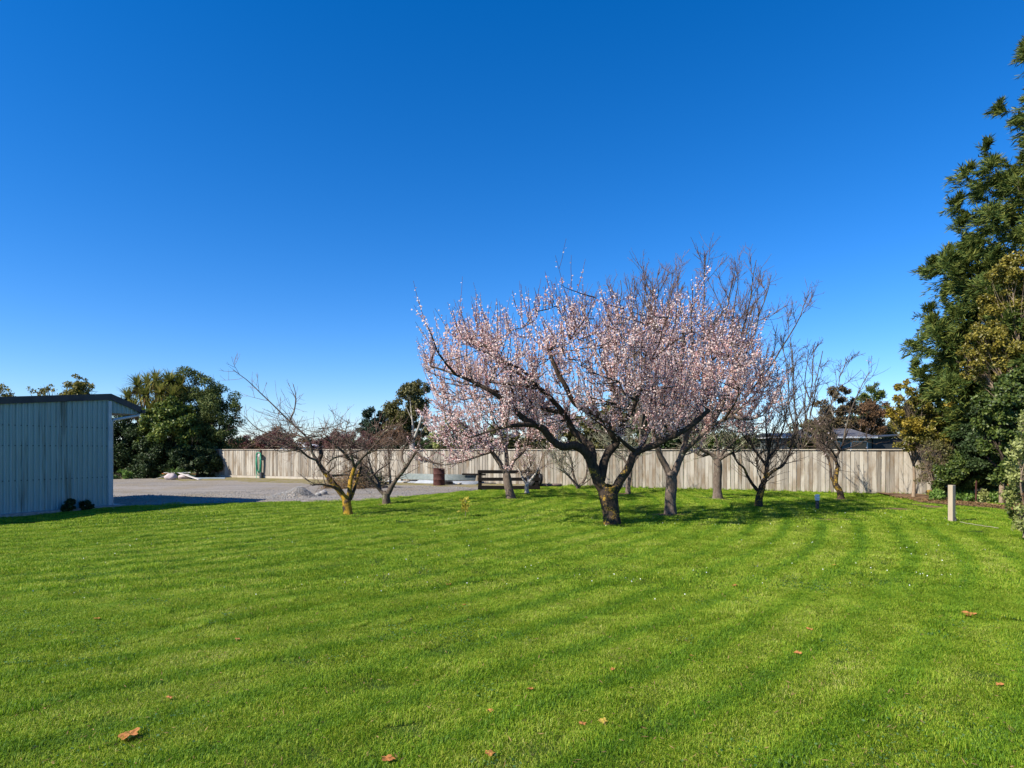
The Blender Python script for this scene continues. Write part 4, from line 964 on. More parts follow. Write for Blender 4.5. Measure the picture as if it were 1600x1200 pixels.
bgt('background_shrub', 'purplish brown twiggy shrub over the fence left of the dark pine', 'shrub', 52, [(530, 690, 22, 14), (556, 688, 18, 14), (500, 694, 22, 10), (575, 692, 14, 12)], 'leaf_redhedge', 6000, .16, .02, 'twig_red', 50, .1)
bgt('background_tree', 'dark flat-topped pine beyond the fence left of the brown gum', 'tree', 66, [(588, 648, 16, 10), (575, 658, 14, 9), (603, 655, 13, 9), (570, 672, 13, 10), (592, 672, 18, 12), (580, 688, 16, 12)], 'leaf_pine', 7000, .26, .045, 'bark_dark', 60, .25)
bgt('background_tree', 'tall olive-brown gum tree with a pale bare trunk showing in its right side', 'tree', 58, [(640, 614, 18, 16), (656, 608, 16, 12), (632, 640, 22, 22), (660, 636, 16, 16), (622, 668, 18, 22), (645, 672, 22, 18), (672, 660, 14, 14)], 'leaf_olive', 11000, .24, .05, 'bark_pale', 90, .35)
bgt('background_tree', 'russet half-bare tree in front of the olive-brown gum', 'tree', 50, [(618, 684, 22, 14), (640, 690, 18, 10), (600, 690, 14, 10)], 'leaf_rust', 3500, .18, .03, 'twig_brown', 40, .12)
bgt('background_shrub', 'pale yellow-green flowering shrub over the fence behind the smaller blossom tree', 'shrub', 42, [(690, 684, 18, 16), (715, 680, 18, 18), (738, 690, 16, 12), (702, 664, 12, 10)], 'leaf_pale', 5000, .15, .045, 'bark_mid', 50, .1)
bgt('background_tree', 'broad olive tree beyond the fence behind the largest blossom tree', 'tree', 52, [(905, 668, 34, 26), (945, 660, 30, 30), (870, 685, 30, 18), (980, 650, 28, 34), (930, 690, 40, 16)], 'leaf_olive', 12000, .24, .05, 'bark_mid', 90, .3)
bgt('background_tree', 'dark green tree beyond the fence at the foot of the tall leafless pair', 'tree', 48, [(1010, 640, 20, 30), (1035, 660, 24, 30), (1070, 672, 26, 24), (1020, 690, 34, 16), (1060, 640, 16, 22)], 'leaf_dark', 10000, .22, .05, 'bark_dark', 80, .3)
bgt('background_shrub', 'green shrub over the fence behind the lichen-grey tree', 'shrub', 40, [(1130, 690, 24, 12), (1160, 693, 18, 9), (1105, 692, 18, 10)], 'leaf_glossy', 4000, .16, .045, 'bark_mid', 40, .1)
bgt('background_shrub', 'low olive dome-shaped shrub in front of the grey house', 'shrub', 33, [(1268, 682, 20, 14), (1290, 678, 16, 12), (1248, 690, 14, 10)], 'leaf_olive', 4500, .13, .03, 'twig_lichen', 50, .1)
bgt('background_tree', 'sparse brownish gum with tufted foliage against the sky left of the conifer', 'tree', 46, [(1292, 622, 12, 7), (1308, 612, 14, 7), (1322, 622, 13, 8), (1282, 636, 11, 7), (1302, 640, 16, 8), (1326, 640, 13, 8), (1298, 660, 18, 10), (1322, 662, 14, 12)], 'leaf_gum', 4500, .2, .04, 'bark_pale', 40, .14, tf=(.3, .55))
bgt('background_tree', 'rust-brown rounded tree behind the grey house', 'tree', 54, [(1350, 650, 18, 18), (1372, 640, 14, 18), (1345, 668, 22, 12), (1370, 664, 18, 14)], 'leaf_rust', 5500, .22, .035, 'bark_mid', 50, .2)
bgt('background_tree', 'dark olive tree showing through the gap above the fence end behind the shrubs', 'tree', 44, [(1470, 680, 26, 22), (1510, 670, 30, 30), (1440, 692, 18, 12), (1550, 680, 30, 26)], 'leaf_dark', 7000, .2, .05, 'bark_dark', 60, .2)
bgt('background_shrub', 'brown-green shrub over the fence between the pale shrub and the largest blossom tree', 'shrub', 44, [(775, 684, 24, 16), (815, 680, 24, 18), (850, 688, 22, 14), (745, 692, 18, 12)], 'leaf_olive', 5000, .17, .04, 'bark_mid', 50, .1)
bgt('background_shrub', 'low dull green hedge over the fence behind the dark many-stemmed tree', 'shrub', 46, [(1190, 692, 22, 11), (1222, 690, 20, 12), (1245, 693, 16, 10), (1165, 694, 16, 9)], 'leaf_greygreen', 4500, .16, .045, 'bark_mid', 50, .1)
bgt('background_shrub', 'olive-brown band of scrub rising behind the roof of the grey house', 'shrub', 56, [(1250, 676, 24, 16), (1290, 672, 26, 18), (1330, 676, 26, 16), (1375, 678, 24, 14), (1405, 672, 20, 18)], 'leaf_olive', 7000, .2, .05, 'bark_mid', 70, .14)
for k, (a, w) in enumerate(((330, 'behind the tall rounded evergreen'), (470, 'behind the white outbuilding'), (640, 'behind the brown gum'), (820, 'behind the largest blossom tree, left part'), (1000, 'behind the tall leafless pair'), (1180, 'left of the grey house'), (1370, 'behind the grey house'))):
    bgt('hedge', 'low far hedge along the horizon, stretch ' + w, 'hedge', 74 + (k % 2), [(a - 75, 698, 26, 9), (a - 40, 697, 28, 10), (a, 696, 30, 11), (a + 40, 697, 28, 10), (a + 76, 698, 26, 9)], ('leaf_olive', 'leaf_brown', 'leaf_dark')[k % 3], 5200, .26, .07, 'bark_mid', 70, .12, stem_n=2)
def small_conifer(lab, px, ytop, Y, rb, mat, group):
    top = P(px, ytop, Y); H = top.z; t = thing('background_conifer', lab, 'tree', (top.x, Y, -.1), 0, group); sk = Skel()
    sk.limb([Vector((top.x, Y, -.2)), Vector((top.x, Y, H * .5)), top], .18, .02, 0)
    pos, ax = [], []
    for k in range(70):
        z = H * random.uniform(.25, .98); rr = rb * (1 - z / H) ** .8 + .15; az = random.uniform(0, 6.283); o = Vector((math.cos(az), math.sin(az), .25))
        p0 = Vector((top.x, Y, z)); pts = sk.limb([p0, p0 + o * rr * .6, p0 + o * rr + UP * .1], .03, .01, 1, n=2)
        for j in range(60):
            q, d = along(pts, random.random() ** .7); pos.append(tuple(q + rv(.10) - UP * .05)); ax.append(tuple((o + rv(.5)).normalized()))
    part('trunk', sk.mesh('trunk', M['bark_dark'], (0,)), t); part('branches', sk.mesh('branches', M['bark_dark'], (1,)), t, True)
    pos, ax = np.array(pos), np.array(ax); part('foliage', leaves(pos, np.tile([0, 0, 1.0], (len(pos), 1)), .3, .04, mat, .3, axis=ax, aamt=.6), t, True)
small_conifer('dark green pointed conifer beyond the house, tallest of the trees behind it', 1366, 596, 62, 2.6, M['leaf_conifer'], GB_)
small_conifer('smaller green conifer left of the pointed one beyond the house', 1346, 614, 60, 2.2, M['leaf_conifer'], GB_)

# ------------------------------------------------------------------ conifers and garden shrubs on the right
def conifer(lab, base, H, R0, nb, seed, low=0.06, needle=(0.17, 0.030), mat='leaf_conifer', dens=1.0, zcut=None, azr=(0, 2 * math.pi)):
    random.seed(seed); base = Vector(base); t = thing('conifer', lab, 'tree', base, 0, 'large conifers on the right'); sk = Skel()
    sk.limb([base - UP * .2, base + UP * H * .5, base + UP * H], H * .022, .03, 0, n=4)
    pos, ax, nr = [], [], []
    for k in range(nb):
        f = low + (1 - low) * ((k + random.random()) / nb) ** 1.1; z = H * f; rr = (R0 * (1 - f) ** .75 + .25) * random.uniform(.48, 1.22) * min(1, .62 + f * 1.3)
        az = random.uniform(*azr) if random.random() < .25 else random.uniform(R(120), R(290)); o = Vector((math.cos(az), math.sin(az), 0)); el = R(random.uniform(-5, 28)) + f * .5
        p0 = base + UP * z; d = o * math.cos(el) + UP * math.sin(el)
        e = p0 + d * rr; pts = sk.limb([p0, p0 + d * rr * .5 - UP * rr * .05, e - UP * rr * .02, e + d * .1 + UP * rr * .07], .05 * (1 - f) + .012, .006, 1, n=4)
        sd = Vector((-o.y, o.x, 0)); ns = int((8 + rr * 9) * dens)
        for j in range(ns):                         # flat sprays along the outer part of each bough
            tt = random.uniform(.22, 1) ** .75; q, dd = along(pts, tt); w = (1.02 - tt) * rr * .42 + .16
            side = random.choice((-1, 1)); sdir = (dd * random.uniform(.5, 1.1) + sd * side * random.uniform(.3, 1.0) + UP * random.uniform(-.32, .18)).normalized(); sl = w * random.uniform(.6, 1.15)
            m_ = int(10 + sl * 34)
            for i in range(m_):
                u = random.random(); pp = q + sdir * sl * u - UP * (sl * u) ** 2 * .55 + rv(.02)
                if zcut and not zcut(pp): continue
                pos.append((pp.x, pp.y, pp.z)); a = sdir * .9 + rv(.30) - UP * .34; ax.append((a.x, a.y, a.z)); nr.append((o.x * .5, o.y * .5, 1))
    part('trunk', sk.mesh('trunk', M['bark_mid'], (0,)), t); part('branches', sk.mesh('branches', M['bark_mid'], (1,)), t, True)
    pos = np.array(pos); ax = np.array(ax); ax /= np.linalg.norm(ax, axis=1, keepdims=True); nr = np.array(nr); nr /= np.linalg.norm(nr, axis=1, keepdims=True)
    part('foliage', leaves(pos, nr, needle[0], needle[1], M[mat], .45, axis=ax, aamt=.75, fold=.15), t, True)
    return t
b0 = P(1690, 760, 23.5); b0.z = 0
conifer('tall dark green conifer filling the right edge from lawn to sky', b0, 18.9, 5.9, 255, 31, needle=(.26, .019), dens=1.15, zcut=lambda p: p.x < 20.6 or random.random() < .25)
b0 = P(1528, 760, 24.8); b0.z = 0
conifer('shorter conifer with drooping sprays in front of the tall conifer', b0, 9.9, 2.5, 120, 32, low=.14, needle=(.23, .020), dens=1.25)
random.seed(55)
GR = 'garden shrubs under the conifers'
def shr(name, lab, Y, clumps, mat, n, L, Wd, bark='bark_mid', tufts=50, tr=.08, **kw):
    cl = [C_(a, b, Y + (k % 3 - 1) * .35, rx, ry) for k, (a, b, rx, ry) in enumerate(clumps)]; bx = np.mean([c[0] for c in cl])
    return leafy_tree(name, lab, 'shrub', (bx, Y, 0.02), cl, M[mat], n, L, Wd, tr, bark, tufts, group=GR, **kw)
shr('yellow_shrub', 'open shrub with yellow autumn leaves overhanging the right end of the fence', 23.6, [(1412, 622, 14, 18), (1430, 640, 20, 24), (1408, 660, 22, 22), (1440, 680, 26, 24), (1400, 645, 12, 14), (1455, 655, 20, 24), (1420, 690, 26, 16), (1462, 690, 20, 20)], 'leaf_gold', 11000, .095, .030, 'twig_pale', 110, .06, stem_n=40, tf=(.18, .36),
    extra=('yellow_foliage', [C_(1412, 604, 23.6, 10, 12), C_(1404, 620, 23.4, 8, 10), C_(1424, 614, 23.8, 8, 8), C_(1398, 645, 23.2, 9, 12), C_(1478, 632, 23.6, 10, 5), C_(1420, 665, 23.0, 16, 14)], M['leaf_yellow'], 2600, .10, .032))
shr('twiggy_shrub', 'twiggy brown half-bare shrub at the end of the fence behind the timber post', 22.6, [(1470, 705, 24, 22), (1450, 730, 22, 20), (1480, 735, 22, 22), (1455, 700, 20, 16), (1440, 748, 14, 14), (1465, 752, 18, 12)], 'leaf_olive', 3600, .075, .022, 'twig_pale', 60, .05, stem_n=75)
shr('evergreen_shrub', 'dark green leafy shrub low behind the timber post', 22.0, [(1490, 735, 22, 20), (1505, 752, 20, 16), (1475, 754, 16, 12), (1520, 735, 18, 22), (1500, 715, 16, 16)], 'leaf_camellia', 15000, .10, .030, 'bark_dark', 80, .05)
shr('evergreen_shrub', 'tall glossy camellia-like shrub under the conifers at the right edge', 19.6, [(1570, 625, 32, 30), (1590, 660, 34, 36), (1545, 655, 20, 28), (1605, 610, 34, 34), (1555, 690, 26, 28), (1595, 710, 30, 34), (1575, 740, 26, 24), (1610, 750, 26, 24)], 'leaf_camellia', 34000, .11, .036, 'bark_dark', 150, .1)
shr('evergreen_shrub', 'shaded dark shrub between the post and the right edge, reaching the garden bed', 21.6, [(1530, 705, 24, 36), (1550, 740, 26, 24), (1515, 690, 20, 26), (1575, 748, 24, 18), (1560, 705, 22, 30), (1535, 660, 22, 24)], 'leaf_dark', 26000, .10, .030, 'bark_dark', 110, .08)
shr('golden_shrub', 'tall olive-gold leafy tree with pale twigs in front of the big conifer', 21.0, [(1580, 430, 32, 26), (1605, 470, 44, 40), (1560, 490, 36, 30), (1585, 535, 44, 36), (1535, 535, 30, 26), (1522, 575, 26, 18), (1605, 410, 30, 26), (1560, 575, 38, 24), (1510, 560, 16, 14), (1600, 590, 30, 30)], 'leaf_gold', 36000, .090, .028, 'twig_pale', 200, .07, stem_n=24, tf=(.16, .32))
shr('near_shrub', 'nearest leafy hedge shrub with pale and reddish leaves at the right edge', 12.9, [(1606, 700, 20, 28), (1602, 740, 22, 30), (1610, 780, 26, 34), (1606, 815, 20, 26), (1612, 660, 18, 22)], 'leaf_pale', 5200, .075, .022, 'twig_pale', 90, .05, stem_n=24,
    extra=('red_foliage', [C_(1604, 705, 12.8, 14, 16), C_(1608, 790, 12.8, 18, 20), C_(1606, 820, 12.8, 14, 14)], M['leaf_rust'], 900, .07, .02))
shr('near_shrub', 'green part-shaded hedge shrub just behind the nearest one at the right edge', 13.6, [(1612, 690, 24, 32), (1612, 740, 30, 38), (1616, 790, 32, 38), (1622, 640, 24, 32)], 'leaf_camellia', 12000, .085, .028, 'twig_brown', 90, .05)
for k, (a, b, rx, mat, lab) in enumerate(((1464, 784.5, 10, 'leaf_fresh', 'left end'), (1497, 785, 12, 'leaf_fresh', 'just right of the post'), (1514, 785.5, 11, 'leaf_fresh', 'third from the left'), (1534, 786, 10, 'leaf_pale', 'palest, right of the stake'), (1552, 786.5, 12, 'leaf_fresh', 'second from the right'), (1576, 788, 11, 'leaf_pale', 'right end'))):
    q = G(a, b); c = [(q.x, q.y, .16, rx * q.y / FPX, .28, .15), (q.x + .1, q.y + .15, .27, rx * .7 * q.y / FPX, .22, .17)]
    leafy_tree('bedding_plant', 'low leafy bedding plant in the garden bed, ' + lab, 'plant', (q.x, q.y, .05), c, M[mat], 700, .10, .028, .015, 'twig_lichen', None, group='low plants along the garden bed', stem_n=3)

# ------------------------------------------------------------------ house beyond the fence
m, nt, out = newmat('weatherboard'); bsdf(nt, out, ramp(nt, noise_tex(nt, geo(nt).outputs['Position'], 3, 4), [(0.3, (0.10, 0.115, 0.11)), (0.7, (0.15, 0.165, 0.16))]), .7, .3); M['weatherboard'] = m
m, nt, out = newmat('dark_cladding'); bsdf(nt, out, ramp(nt, noise_tex(nt, geo(nt).outputs['Position'], 3, 4), [(0.3, (0.02, 0.024, 0.028)), (0.7, (0.04, 0.044, 0.05))]), .6, .3); M['dark_cladding'] = m
m, nt, out = newmat('roof_tile'); bsdf(nt, out, ramp(nt, noise_tex(nt, geo(nt).outputs['Position'], 14, 4), [(0.3, (0.06, 0.058, 0.06)), (0.7, (0.15, 0.145, 0.15))]), .7, .3); M['roof_tile'] = m
m, nt, out = newmat('white_paint'); bsdf(nt, out, ramp(nt, noise_tex(nt, geo(nt).outputs['Position'], 5, 3), [(0.3, (0.70, 0.70, 0.68)), (0.7, (0.80, 0.80, 0.78))]), .5, .4); M['white'] = m
m, nt, out = newmat('window_glass'); bsdf(nt, out, (0.02, 0.025, 0.03), .08, .6); M['glass'] = m
HY = 38.0; hx0, hx1 = P(1225, 700, HY).x, P(1362, 700, HY).x; hx2 = P(1408, 700, HY).x
hs = thing('grey_house', 'low grey weatherboard house with a dark wing seen over the fence on the right', 'house', (hx0, HY, -.1))
w1 = hx1 - hx0; w2 = hx2 - hx0; ZE = CAMH + (702 - 684) / FPX * HY + .1
for k in range(13):
    z0 = k * (ZE - .05) / 13; MB().prism([(0, 0, z0), (0, -.028, z0), (0, -.004, z0 + (ZE - .05) / 13 + .012), (0, 0, z0 + (ZE - .05) / 13)], (0, 0, 0), (w1, 0, 0)).build('board', M['weatherboard'], hs)
MB().box((w1 / 2, 2.6, ZE / 2 - .03), (w1 - .02, 5.1, ZE - .08)).build('wall', M['weatherboard'], hs)
MB().prism([(-.3, -.4, ZE), (w1 + .1, -.4, ZE), (w1 + .1, -.4, ZE + .05), (-.3, -.4, ZE + .05)], (0, 0, 0), (0, 5.8, 0)).build('eave', M['white'], hs)
MB().box((w1 / 2 - .1, -.44, ZE + .01), (w1 + .4, .09, .09)).build('gutter', M['white'], hs, bevel=.01)
rf = MB(); rh = .62; rf.prism([(0, -.42, ZE + .06), (0, 2.5, ZE + rh), (0, 5.4, ZE + .06)], (w1 * .42, 0, 0), (w1 + .05, 0, 0)); rf.build('roof', M['roof_tile'], hs)
rf = MB(); rf.prism([(0, -.40, ZE + .058), (0, 2.5, ZE + .34), (0, 5.4, ZE + .058)], (-.3, 0, 0), (w1 * .42, 0, 0)); rf.build('roof', M['roof_steel'], hs)
MB().box(((w1 + w2) / 2 + .02, 2.2, (ZE - .06) / 2), (w2 - w1, 4.6, ZE - .06)).build('wing_wall', M['dark_cladding'], hs)
MB().prism([(w1 + .06, 0, ZE + .0), (w2 + .25, 0, ZE + .16), (w2 + .25, 0, ZE + .22), (w1 + .06, 0, ZE + .07)], (0, -.35, 0), (0, 4.8, 0)).build('wing_roof', M['roof_steel'], hs)
for xx in (w1 * .55, w1 * .85):
    wd = MB().box((xx, -.03, ZE - .55), (.9, .05, .6)).build('window', M['glass'], hs)
    o = MB(); 
    for dx, dz, sx, sz in ((0, .32, 1.02, .06), (0, -.32, 1.02, .06), (-.48, 0, .06, .70), (.48, 0, .06, .70)): o.box((xx + dx, -.045, ZE - .55 + dz), (sx, .06, sz))
    o.build('frame', M['white'], wd)
# white shed roof far left over the fence
q = P(470, 700, 58)
ws = thing('white_outbuilding', 'white outbuilding just showing over the fence behind the yellow-lichened tree', 'building', (q.x, 58, -.1))
MB().box((0, 0, 1.05), (2.6, 3.0, 2.1)).build('wall', M['white'], ws); MB().prism([(-1.5, 0, 2.1), (1.5, 0, 2.1), (1.5, 0, 2.22), (0, 0, 2.5), (-1.5, 0, 2.22)], (0, -1.7, 0), (0, 1.7, 0)).build('roof', M['white'], ws)
MB().box((.4, -1.51, 1.6), (.8, .03, .5)).build('window', M['glass'], ws)

# ------------------------------------------------------------------ yard objects
def simple(name, c1, c2, rough=.7, sc=6, spec=.3, metal=0, bstr=.3):
    m, nt, out = newmat(name); n = noise_tex(nt, geo(nt).outputs['Position'], sc, 5, .65)
    bsdf(nt, out, ramp(nt, n, [(.3, c1), (.7, c2)]), rough, spec, metal, bump=n, bstr=bstr, bdist=.01); M[name] = m; return m
simple('rust', (.035, .012, .010), (.10, .038, .028), .85, 7)
simple('green_hose', (.02, .22, .12), (.05, .34, .20), .4, 5)
simple('zinc', (.22, .24, .25), (.38, .40, .41), .45, 5, .5)
simple('pale_green_steel', (.13, .155, .145), (.21, .235, .22), .45, 5, .5)
simple('sack', (.34, .28, .27), (.52, .44, .42), .7, 5)
simple('orange', (.48, .11, .03), (.62, .19, .05), .7, 8)
simple('black_rubber', (.012, .012, .013), (.03, .03, .03), .8, 9)
simple('blue_grey', (.22, .29, .34), (.32, .40, .45), .5, 4)
simple('stone', (.16, .155, .15), (.34, .33, .31), .9, 12)
simple('log_wood', (.15, .10, .09), (.28, .20, .18), .9, 9)
simple('dark_paint', (.03, .032, .038), (.05, .052, .06), .5, 9)
simple('pale_board', (.42, .39, .35), (.56, .52, .47), .6, 9)

q = G(686, 760); dr = thing('rusty_drum', 'rusty dark red steel drum standing beside the stacked roofing sheets', 'drum', (q.x, q.y, .04))
MB().lathe([(.275, 0), (.29, .01), (.285, .04), (.28, .27), (.292, .285), (.292, .30), (.28, .315), (.28, .55), (.292, .565), (.292, .58), (.28, .595), (.28, .80), (.293, .815), (.293, .835), (.275, .835), (.268, .80), (.262, .10)], sides=32).build('drum_body', M['rust'], dr, smooth=True)
MB().lathe([(.01, .09), (.26, .095)], sides=24).build('drum_ash', M['soil'], dr)

def corr_sheet(name, lab, c, L, Wd, rz, mat, tilt=0, ry=0):
    V = []; n = 29
    for i in range(n):
        y = -Wd / 2 + Wd * i / (n - 1); z = .014 * math.sin(i * math.pi / 1.9)
        for x in (-L / 2, 0, L / 2): V.append((x, y, z + (-.03 if x == 0 else 0)))
    F = [(i * 3 + k, i * 3 + k + 1, i * 3 + k + 4, i * 3 + k + 3) for i in range(n - 1) for k in range(2)]
    me = mesh_np(name, V, np.array(F), M[mat], smooth=True); o = ob(name, me, None, c, (tilt, ry, rz)); md = o.modifiers.new('thickness', 'SOLIDIFY'); md.thickness = .006
    return tag(o, lab, 'roofing sheet', 'roofing sheets stacked along the fence')
f0 = on_fence(700, .75)
corr_sheet('roofing_sheet', 'upper pale green roofing sheet stacked on edge along the fence behind the drum', on_fence(690, .45) + UP * .36, 4.5, .34, frz, 'pale_green_steel', R(62))
corr_sheet('roofing_sheet', 'lower bright zinc roofing sheet lying along the fence behind the drum', on_fence(712, .95) + UP * .13, 3.6, .55, frz, 'zinc', R(14))
corr_sheet('roofing_sheet', 'short zinc roofing sheet lying at the left end of the stack', on_fence(650, .9) + UP * .10, 2.6, .5, frz, 'zinc', R(9))
bl = [thing('timber_bearer', 'timber bearer under the roofing sheets, ' + w, 'timber', on_fence(x, .7), frz, 'bearers under the roofing sheets') for x, w in ((650, 'left of the drum'), (735, 'right of the drum'))]
for b_ in bl: MB().box((0, 0, .07), (.12, 1.2, .10)).build('beam', M['rail_timber'], b_, bevel=.008)
tr_ = thing('dark_beam', 'dark timber beam lying on top of the roofing sheets near the rail fence', 'timber', on_fence(748, .55) + UP * .53, frz)
MB().box((0, 0, 0), (1.3, .12, .09)).build('beam', M['dark_timber'], tr_, bevel=.01)
def tyre(lab, c, rot, Rr=.30, r=.095):
    t = thing('old_tyre', lab, 'tyre', c, 0, 'old tyres by the fence'); t.rotation_euler = rot
    prof = []
    for k in range(14):
        a = 2 * math.pi * k / 14; prof.append((Rr - r * .9 + r * math.cos(a) * 1.0, r * math.sin(a) * .95))
    V = [((p * math.cos(u)), (p * math.sin(u)), z) for u in [2 * math.pi * i / 28 for i in range(28)] for p, z in prof]
    F = [(i * 14 + k, ((i + 1) % 28) * 14 + k, ((i + 1) % 28) * 14 + (k + 1) % 14, i * 14 + (k + 1) % 14) for i in range(28) for k in range(14)]
    ob('tread', mesh_np('tread', V, np.array(F), M['black_rubber'], smooth=True), t)
    mb = MB()
    for i in range(28):
        u = 2 * math.pi * (i + .5) / 28; mb.box(((Rr + .006) * math.cos(u), (Rr + .006) * math.sin(u), 0), (.012, .045, .15), rz=u)
    o = mb.build('tread_blocks', M['black_rubber'], t); o['kind'] = 'stuff'
q = on_fence(718, 1.35); tyre('old tyre lying flat in front of the roofing sheets', (q.x, q.y, .13), (0, R(3), 0))
q = on_fence(846, 1.3); tyre('old tyre leaning by the fence at the end of the dark rails, left one', (q.x, q.y, .36), (R(78), 0, R(-50)))
q = on_fence(855, 1.2); tyre('old tyre leaning by the fence at the end of the dark rails, right one', (q.x, q.y, .36), (R(80), 0, R(-62)))

q = G(750, 765); rfz = math.atan2(-.06, 1)
rfn = thing('rail_fence', 'short dark three-rail timber fence section behind the smaller blossom tree', 'fence', (q.x, q.y, 0), R(-6))
Lr = 2.55
for x in (0.0, Lr): MB().box((x, .0, .42), (.15, .13, .88)).build('post', M['dark_timber'], rfn, bevel=.01)
for z, dz in ((.80, 0), (.47, .004), (.115, -.004)): MB().box((Lr / 2 + .03, -.085, z + dz), (Lr + .22, .045, .15), ry=R(random.uniform(-.5, .5))).build('rail', M['dark_timber'], rfn, bevel=.006)
q = G(850, 761); lg = thing('log', 'pinkish grey log lying on the grass at the end of the dark rail fence section', 'log', (q.x, q.y, .09), R(-4))
MB().tube([(-.8, 0, 0), (-.3, .02, .012), (.2, -.01, 0), (.85, .015, .01)], [.085, .082, .078, .07], 10).build('trunk_section', M['log_wood'], lg, smooth=True)
MB().tube([(.2, -.01, .04), (.26, -.03, .13)], [.03, .022], 6).build('branch_stub', M['log_wood'], lg)

# garden hose hung on the fence
q = on_fence(408, .10); hz = thing('garden_hose', 'green garden hose hung in loops on the fence left of the bare trees', 'hose', (q.x, q.y, 0), frz)
MB().box((0, .03, 1.62), (.10, .06, .34)).build('bracket', M['rust'], hz, bevel=.006)
MB().lathe([(.02, -.05), (.12, -.05), (.14, -.03), (.14, .03), (.12, .05), (.02, .05)], sides=20).build('reel_hub', M['sack'], hz, smooth=True, loc=(0, -.06, 1.42), rot=(R(90), 0, 0))
mb = MB()
for k in range(7):
    w = .14 + .03 * (k % 3); bt = random.uniform(.18, .55); pts = []
    for i in range(19):
        a = math.pi * i / 18; pts.append((math.cos(a) * w * (1 + .06 * random.random()) + .01 * k - .03, -.06 - .015 * k, 1.44 + math.sin(a) * .17))
    pts += [(-w * 1.02, -.06 - .015 * k, 1.0), (-w * .8, -.06 - .015 * k, bt + .15), (0, -.06 - .015 * k, bt), (w * .8, -.06 - .015 * k, bt + .15), (w * 1.02, -.06 - .015 * k, 1.0), (w, -.06 - .015 * k, 1.44)]
    mb.tube(pts, .017, 6)
mb.build('hose_coil', M['green_hose'], hz, smooth=True)
MB().tube([(-.1, -.16, 1.3), (-.13, -.17, .7), (-.10, -.18, .1), (.05, -.25, .05), (.35, -.3, .05)], .017, 6).build('hose_end', M['green_hose'], hz, smooth=True)
MB().box((.16, -.06, .23), (.16, .14, .36)).build('tap_box', M['dark_paint'], hz, bevel=.01)

# odds and ends at the yard edge
def lump(name, lab, c, s, mat, cat, group=None, seed=0, rz=0):
    bm = bmesh.new(); bmesh.ops.create_icosphere(bm, subdivisions=3, radius=1)
    for v in bm.verts:
        n_ = 1 + .22 * noise3(v.co + Vector((seed * 3.1, 0, 0)), 1.6) + .10 * noise3(v.co + Vector((seed, 5, 0)), 4)
        v.co = Vector((v.co.x * s[0], v.co.y * s[1], max(v.co.z, -.75) * s[2])) * n_
    me = bpy.data.meshes.new(name); bm.to_mesh(me); bm.free(); me.materials.append(M[mat])
    for p in me.polygons: p.use_smooth = True
    return tag(ob(name, me, None, c, (0, 0, rz)), lab, cat, group)
q = G(267, 750.5); lump('white_sack', 'plump white sack at the left of the rubbish by the evergreens', (q.x, q.y, .2), (.34, .25, .22), 'sack', 'sack', 'white sacks in the rubbish', 1)
q = G(286, 750); lump('white_sack', 'flatter pinkish white sack right of the plump sack', (q.x, q.y + .2, .17), (.40, .25, .18), 'sack', 'sack', 'white sacks in the rubbish', 4)
def plank(name, lab, a, b, w, th, mat, cat='board', group='loose boards in the rubbish by the evergreens'):
    a, b = Vector(a), Vector(b); d = b - a; o = MB().box((0, 0, 0), (d.length, w, th)).build(name, M[mat], None, bevel=.004)
    o.location = (a + b) / 2; o.rotation_euler = (0, -math.asin(d.z / d.length), math.atan2(d.y, d.x)); return tag(o, lab, cat, group)
g1 = lambda px, py, z: Vector((G(px, py).x, G(px, py).y, z))
plank('white_board', 'long white board sloping to the ground right of the sacks', g1(280, 749.5, .40), g1(312, 751.5, .08), .16, .04, 'pale_board')
plank('orange_board', 'orange board lying behind the white sacks', g1(254, 748.8, .34), g1(306, 748.6, .30), .20, .05, 'orange')
plank('pale_pole', 'pale pole lying across the top of the sacks', g1(256, 749.2, .40), g1(298, 749.3, .42), .05, .05, 'pale_board', 'pole')
plank('blue_grey_pipe', 'long blue-grey pipe lying on the ground between the rubbish and the fence', g1(296, 749.6, .09), g1(352, 749.4, .09), .08, .08, 'blue_grey', 'pipe')
plank('grey_board', 'short grey board leaning in the rubbish at its left end', g1(243, 750.2, .08), g1(262, 750, .26), .10, .04, 'rail_timber')

# gravel heap with loose stones
q = G(458, 780); hp = thing('gravel_heap', 'small heap of grey gravel at the edge of the yard beside the lawn', 'gravel heap', (q.x, q.y + .6, .03))
V, F = [], []
for j in range(25):
    for i in range(41):
        x = -1.15 + 2.3 * i / 40; y = -.75 + 1.5 * j / 24
        h = .40 * math.exp(-((x - .05) / .42) ** 2 - (y / .40) ** 2) + .16 * math.exp(-((x + .62) / .38) ** 2 - (y / .42) ** 2) + .035 * noise3((x, y, 7), 4) * math.exp(-(x * x + y * y)) - .03
        V.append((x, y, h))
F = [(j * 41 + i, j * 41 + i + 1, (j + 1) * 41 + i + 1, (j + 1) * 41 + i) for j in range(24) for i in range(40)]
ob('mound', mesh_np('mound', V, np.array(F), M['gravel'], smooth=True), hp)
def pebbles(n, fn, size):
    C = np.array([fn() for _ in range(n)]); s = RNG.uniform(size[0], size[1], n)
    base = np.array([(1, 0, 0), (-1, 0, 0), (0, 1, 0), (0, -1, 0), (0, 0, .8), (0, 0, -.8)]); V = C[:, None, :] + base[None] * s[:, None, None] * RNG.uniform(.6, 1.3, (n, 6, 1))
    f = np.array([(0, 2, 4), (2, 1, 4), (1, 3, 4), (3, 0, 4), (2, 0, 5), (1, 2, 5), (3, 1, 5), (0, 3, 5)]); F = (np.arange(n)[:, None, None] * 6 + f[None]).reshape(-1, 3); return V.reshape(-1, 3), F
